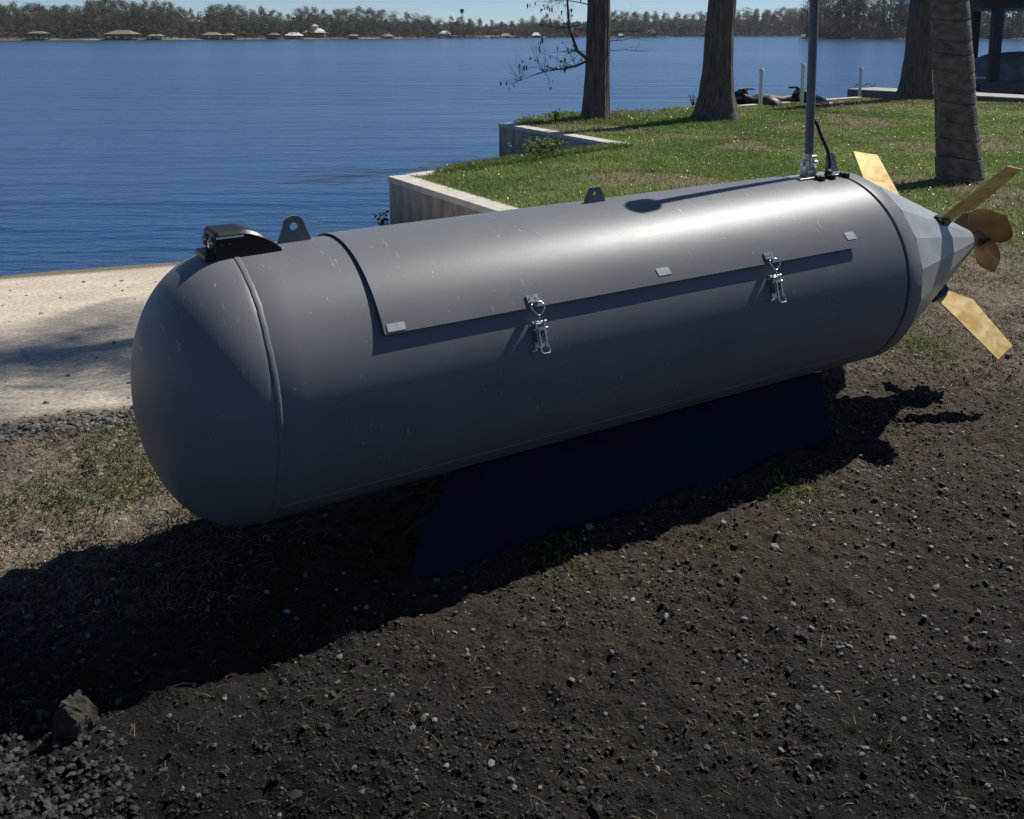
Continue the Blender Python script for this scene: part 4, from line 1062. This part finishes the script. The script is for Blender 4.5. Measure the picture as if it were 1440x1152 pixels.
def yline(line, px):
    for a, b in zip(line, line[1:]):
        if a[0] <= px <= b[0]: return a[1]+(b[1]-a[1])*(px-a[0])/(b[0]-a[0])
    return line[-1][1]
def far_tree(kind, px, line, back, ytop, zone):
    q = shore_pt(px, yline(line, px), back); D = q.y
    zt = HC+(HOR-ytop)*D/FPX; h = max(2.5, zt+.2)
    o = bpy.data.objects.new('far_tree', random.choice(PR[kind])); C.objects.link(o)
    s = h/12.3; wd_ = random.uniform(.8, 1.15)*{'L': 1.15, 'M': 1.15, 'R': 1.1, 'P': 1}[zone]*max(s, .75 if kind == 'oak' else .6)
    o.location = (q.x, q.y, -.25); o.scale = (wd_, wd_, s); o.rotation_euler = (0, 0, random.uniform(0, 6.3))
    lm = min(LAND[zone], key=lambda q_: abs(q_[0]-px))[1]
    rowt = 'front' if back < 14.5 else ('middle' if back < 24.5 else 'rear')
    if zone == 'P': rowt = 'front' if back < 11 else ('middle' if back < 20 else 'rear')
    tag(o, KL[kind]+' in the '+rowt+' row '+lm, 'tree', {'L': 'trees of the far left shore', 'M': 'trees of the middle far shore', 'R': 'trees of the most distant shore', 'P': 'trees on the nearer point of land'}[zone])
def top_prof(px):
    P = [(-60, 6), (0, 6), (60, 5), (110, 9), (140, -4), (190, 2), (240, 4), (262, 14), (285, 18), (300, 8), (325, 5), (345, 14), (375, 12), (405, 20), (420, 12), (455, 13), (480, 14), (520, 12), (560, 19), (600, 22), (620, 27), (650, 25), (690, 30), (720, 28), (760, 22), (800, 24), (860, 17), (910, 17), (960, 20), (1000, 19), (1060, 13), (1140, 12), (1200, 12)]
    for a, b in zip(P, P[1:]):
        if a[0] <= px <= b[0]: return a[1]+(b[1]-a[1])*(px-a[0])/(b[0]-a[0])
    return 10
random.seed(21)
def rk(w_): return random.choices(('cypress', 'oak', 'pine'), w_)[0]
for row, bk in enumerate((10, 19, 30)):
    px = -40+row*5
    while px < 480: far_tree(rk((.52, .40, .08)), px, SH, bk+random.uniform(-3, 3), top_prof(px)+(12, 5, 0)[row]*random.uniform(.4, 1.3)+random.uniform(-2, 3), 'L'); px += random.uniform(10, 16)
    px = 480+row*4
    while px < 790: far_tree(rk((.45, .45, .10)), px, SH, bk+random.uniform(-3, 3), top_prof(px)+(9, 4, 0)[row]*random.uniform(.4, 1.2)+random.uniform(-2, 2), 'M'); px += random.uniform(12, 19)
    px = 856+row*4
    while px < 1150: far_tree(rk((.7, .22, .08)), px, SH, bk+random.uniform(-3, 3), top_prof(px)+(6, 3, 0)[row]*random.uniform(.4, 1.2)+random.uniform(-2, 2), 'R'); px += random.uniform(11, 17)
    px = 1134+row*5
    while px < 1452: far_tree(rk((.6, .12, .28)), px, SP, bk*.8+random.uniform(-2, 3), random.uniform(-34, 6)+(9 if px < 1150 else 0), 'P'); px += random.uniform(12, 19)
# undergrowth and the wood behind, one mass
def mass(name, line, x0, x1, n, backs, ymin, ymax, m_, label, seed, size=.5):
    r = np.random.default_rng(seed); px = r.uniform(x0, x1, n); V = []
    yl = np.interp(px, [a for a, b in line], [b for a, b in line]); D = (HC-WZ)*FPX/(yl-HOR)
    bk = r.uniform(backs[0], backs[1], n); Y = D+bk; X = (px-720)/FPX*Y*1.0
    tp = np.array([top_prof(q) for q in px]) if ymax is None else np.full(n, ymax)
    zt = HC+(HOR-(tp+ymin))*Y/FPX; lump_ = .55+.45*vnoise(px/6, bk/20, seed)
    Z = -.3+(zt*lump_+.3)*r.random(n)**1.1
    Cc = np.stack([X, Y, Z], -1); u = r.normal(size=(n, 3)); v = r.normal(size=(n, 3)); u /= np.linalg.norm(u, axis=1)[:, None]; v /= np.linalg.norm(v, axis=1)[:, None]
    l = r.uniform(.5, 1.3, n)[:, None]*size*(D/300)[:, None]
    V = np.stack([Cc-u*l, Cc+u*l*.7+v*l*.3, Cc+v*l], 1).reshape(-1, 3); F = np.arange(3*n).reshape(-1, 3)
    return tag(link(name, np_mesh(name, V, F), m_), label, 'woods', kind='stuff')
FT['under'] = mat('far_undergrowth', (.045,.045,.036), .95, col2=(.12,.11,.085), nscale=.25, detail=8)
FT['wood'] = mat('far_wood', (.10,.095,.097), .95, col2=(.18,.165,.16), nscale=.2, detail=8)
mass('undergrowth', SH, -60, 1150, 42000, (9, 34), 26, None, FT['under'], 'low undergrowth beneath the trees of the far shore', 31, .42)
mass('far_wood', SH, -60, 1190, 90000, (36, 60), 5, None, FT['wood'], 'grey brown wood behind the shoreline trees', 32, .6)
mass('point_undergrowth', SP, 1130, 1470, 22000, (3, 30), 0, 38, FT['under'], 'brush along the waterline of the nearer point', 33, .35)
mass('point_wood', SP, 1138, 1470, 30000, (34, 60), 0, 12, FT['wood'], 'thin wood behind the tall cypresses of the nearer point', 34, .5)
# boathouses and houses on the far shore
M['roofg'] = mat('grey_shingle', (.17,.16,.15), .8, noise=.15, nscale=1); M['rooft'] = mat('tan_shingle', (.22,.20,.17), .8, noise=.12, nscale=1)
def shore_house(px, w_px, ytop, yeave, roof, label, walls=False, two=False, back=2, cat='boathouse'):
    q = shore_pt(px, yline(SH, px), back); D = q.y; k = D/FPX; hw = w_px*k/2; ze = HC+(HOR-yeave)*k; zt = HC+(HOR-ytop)*k
    e = empty('shore_house' if walls else 'far_boathouse', (q.x, q.y, -.8)); dp = max(2.5, hw*.9)
    def B(x0, x1, y0, y1, z0, z1, nm, m_):
        bm = bmesh.new(); box(bm, x0, x1, y0, y1, z0+.8, z1+.8); return obj(nm, bm, m_, e)
    bm = bmesh.new(); v = [bm.verts.new(c_) for c_ in ((-hw, -dp, ze+.8), (hw, -dp, ze+.8), (hw, dp, ze+.8), (-hw, dp, ze+.8), (-hw*.45, 0, zt+.8), (hw*.45, 0, zt+.8))]
    for f in ((0, 1, 5, 4), (1, 2, 5), (2, 3, 4, 5), (3, 0, 4), (0, 3, 2, 1)): bm.faces.new([v[i] for i in f])
    obj('roof', bm, roof, e)
    if walls:
        B(-hw*.9, hw*.9, -dp*.85, dp*.85, .2, ze-.02, 'wall', M['rooft'])
        for i in range(4):
            x0 = -hw*.75+i*hw*.42; B(x0, x0+hw*.18, -dp*.85-.06, -dp*.85-.01, .9, max(1.6, ze-.6), 'window', M['black'])
        if two:
            bm = bmesh.new(); v = [bm.verts.new(c_) for c_ in ((-hw*.4, -dp*.4, zt+1.6), (hw*.3, -dp*.4, zt+1.6), (hw*.3, dp*.4, zt+1.6), (-hw*.4, dp*.4, zt+1.6), (-.05*hw, 0, zt+2.3))]
            for f in ((0, 1, 4), (1, 2, 4), (2, 3, 4), (3, 0, 4), (0, 3, 2, 1)): bm.faces.new([v[i] for i in f])
            obj('upper_roof', bm, roof, e); B(-hw*.3, hw*.2, -dp*.3, dp*.3, zt-.6, zt+.78, 'upper_wall', M['white'])
    else:
        for x in (-.88, -.3, .3, .88):
            for y in (-.85, .85): B(x*hw-.14, x*hw+.14, y*dp-.14, y*dp+.14, -.8, ze-.01, 'post', M['darkpost'])
        B(-hw*.9, hw*.9, -dp*.95, dp*.95, -.25, -.05, 'deck', M['wood'])
    tag(e, label, cat)
shore_house(55, 24, 44, 47, M['roofg'], 'small grey roofed boathouse farthest left on the far shore')
shore_house(128, 30, 41, 43.5, M['rooft'], 'flat pale roof among trees left of the wide grey boathouse', True, back=14, cat='house')
shore_house(173, 40, 42.5, 48, M['roofg'], 'wide grey hipped boathouse on the far left shore')
shore_house(220, 20, 48, 50.5, M['rooft'], 'small low pale boathouse right of the wide grey one')
shore_house(299, 26, 45.5, 49, M['rooft'], 'long tan roofed boathouse left of its smaller neighbour')
shore_house(323, 14, 46.5, 49.5, M['rooft'], 'smaller tan boathouse touching the long tan one')
shore_house(386, 14, 46.5, 49, M['roofg'], 'tiny grey boathouse left of the bright white roof')
shore_house(414, 23, 45.5, 50, M['white'], 'boathouse with a bright white hipped roof on the far shore')
shore_house(444, 30, 40, 46, M['white'], 'white two tier roofed house right of the bright white boathouse', True, True, 9, 'house')
shore_house(497, 14, 48, 50.5, M['rooft'], 'small pale boathouse right of the two tier house')
shore_house(544, 17, 47.5, 51, M['rooft'], 'pale boathouse in the middle of the far shore')
shore_house(625, 17, 43.5, 48, M['white'], 'pale house with a sloping roof below the radio tower', True, back=12, cat='house')
shore_house(711, 15, 47, 50, M['rooft'], 'small tan boathouse right of the radio tower')
shore_house(754, 13, 46, 50, M['white'], 'white roofed boathouse left of the slim cypress')
shore_house(873, 9, 47, 50, M['white'], 'tiny white roofed boathouse right of the slim cypress')
shore_house(912, 22, 42, 46.5, M['rooft'], 'low pale house between the two cypress trunks', True, back=12, cat='house')
# radio tower
q = shore_pt(650, yline(SH, 650), 30); e = empty('radio_tower', (q.x, q.y, 0)); zt = HC+(HOR-14)*q.y/FPX
bm = bmesh.new()
for k in range(3): tube(bm, [(.5*math.cos(2.1*k), .5*math.sin(2.1*k), 0), (.3*math.cos(2.1*k), .3*math.sin(2.1*k), zt)], .09, 5)
for i in range(14): z0 = zt*i/14; tube(bm, [(.5, 0, z0), (-.25, .43, z0+zt/14), (-.25, -.43, z0)], .05, 4)
obj('mast', bm, M['darkpost'], e); bm = bmesh.new(); box(bm, -.8, .8, -.5, .5, zt-1.6, zt); obj('antenna_head', bm, M['darkpost'], e)
tag(e, 'thin radio tower rising over the trees of the far shore', 'tower')

# ------------------------------------------------------------------ thin lake haze
bm = bmesh.new(); box(bm, -1000, 1100, -120, 1150, -3.2, 26)
hz = bpy.data.materials.new('haze_air'); hz.use_nodes = True; n_ = hz.node_tree.nodes; n_.remove(n_['Principled BSDF'])
pv = n_.new('ShaderNodeVolumePrincipled'); pv.inputs['Color'].default_value = (.80, .88, 1, 1); pv.inputs['Density'].default_value = .00016
hz.node_tree.links.new(pv.outputs[0], n_['Material Output'].inputs['Volume'])
tag(obj('haze', bm, hz), 'thin pale haze over the lake and the far shore', 'haze', kind='stuff')
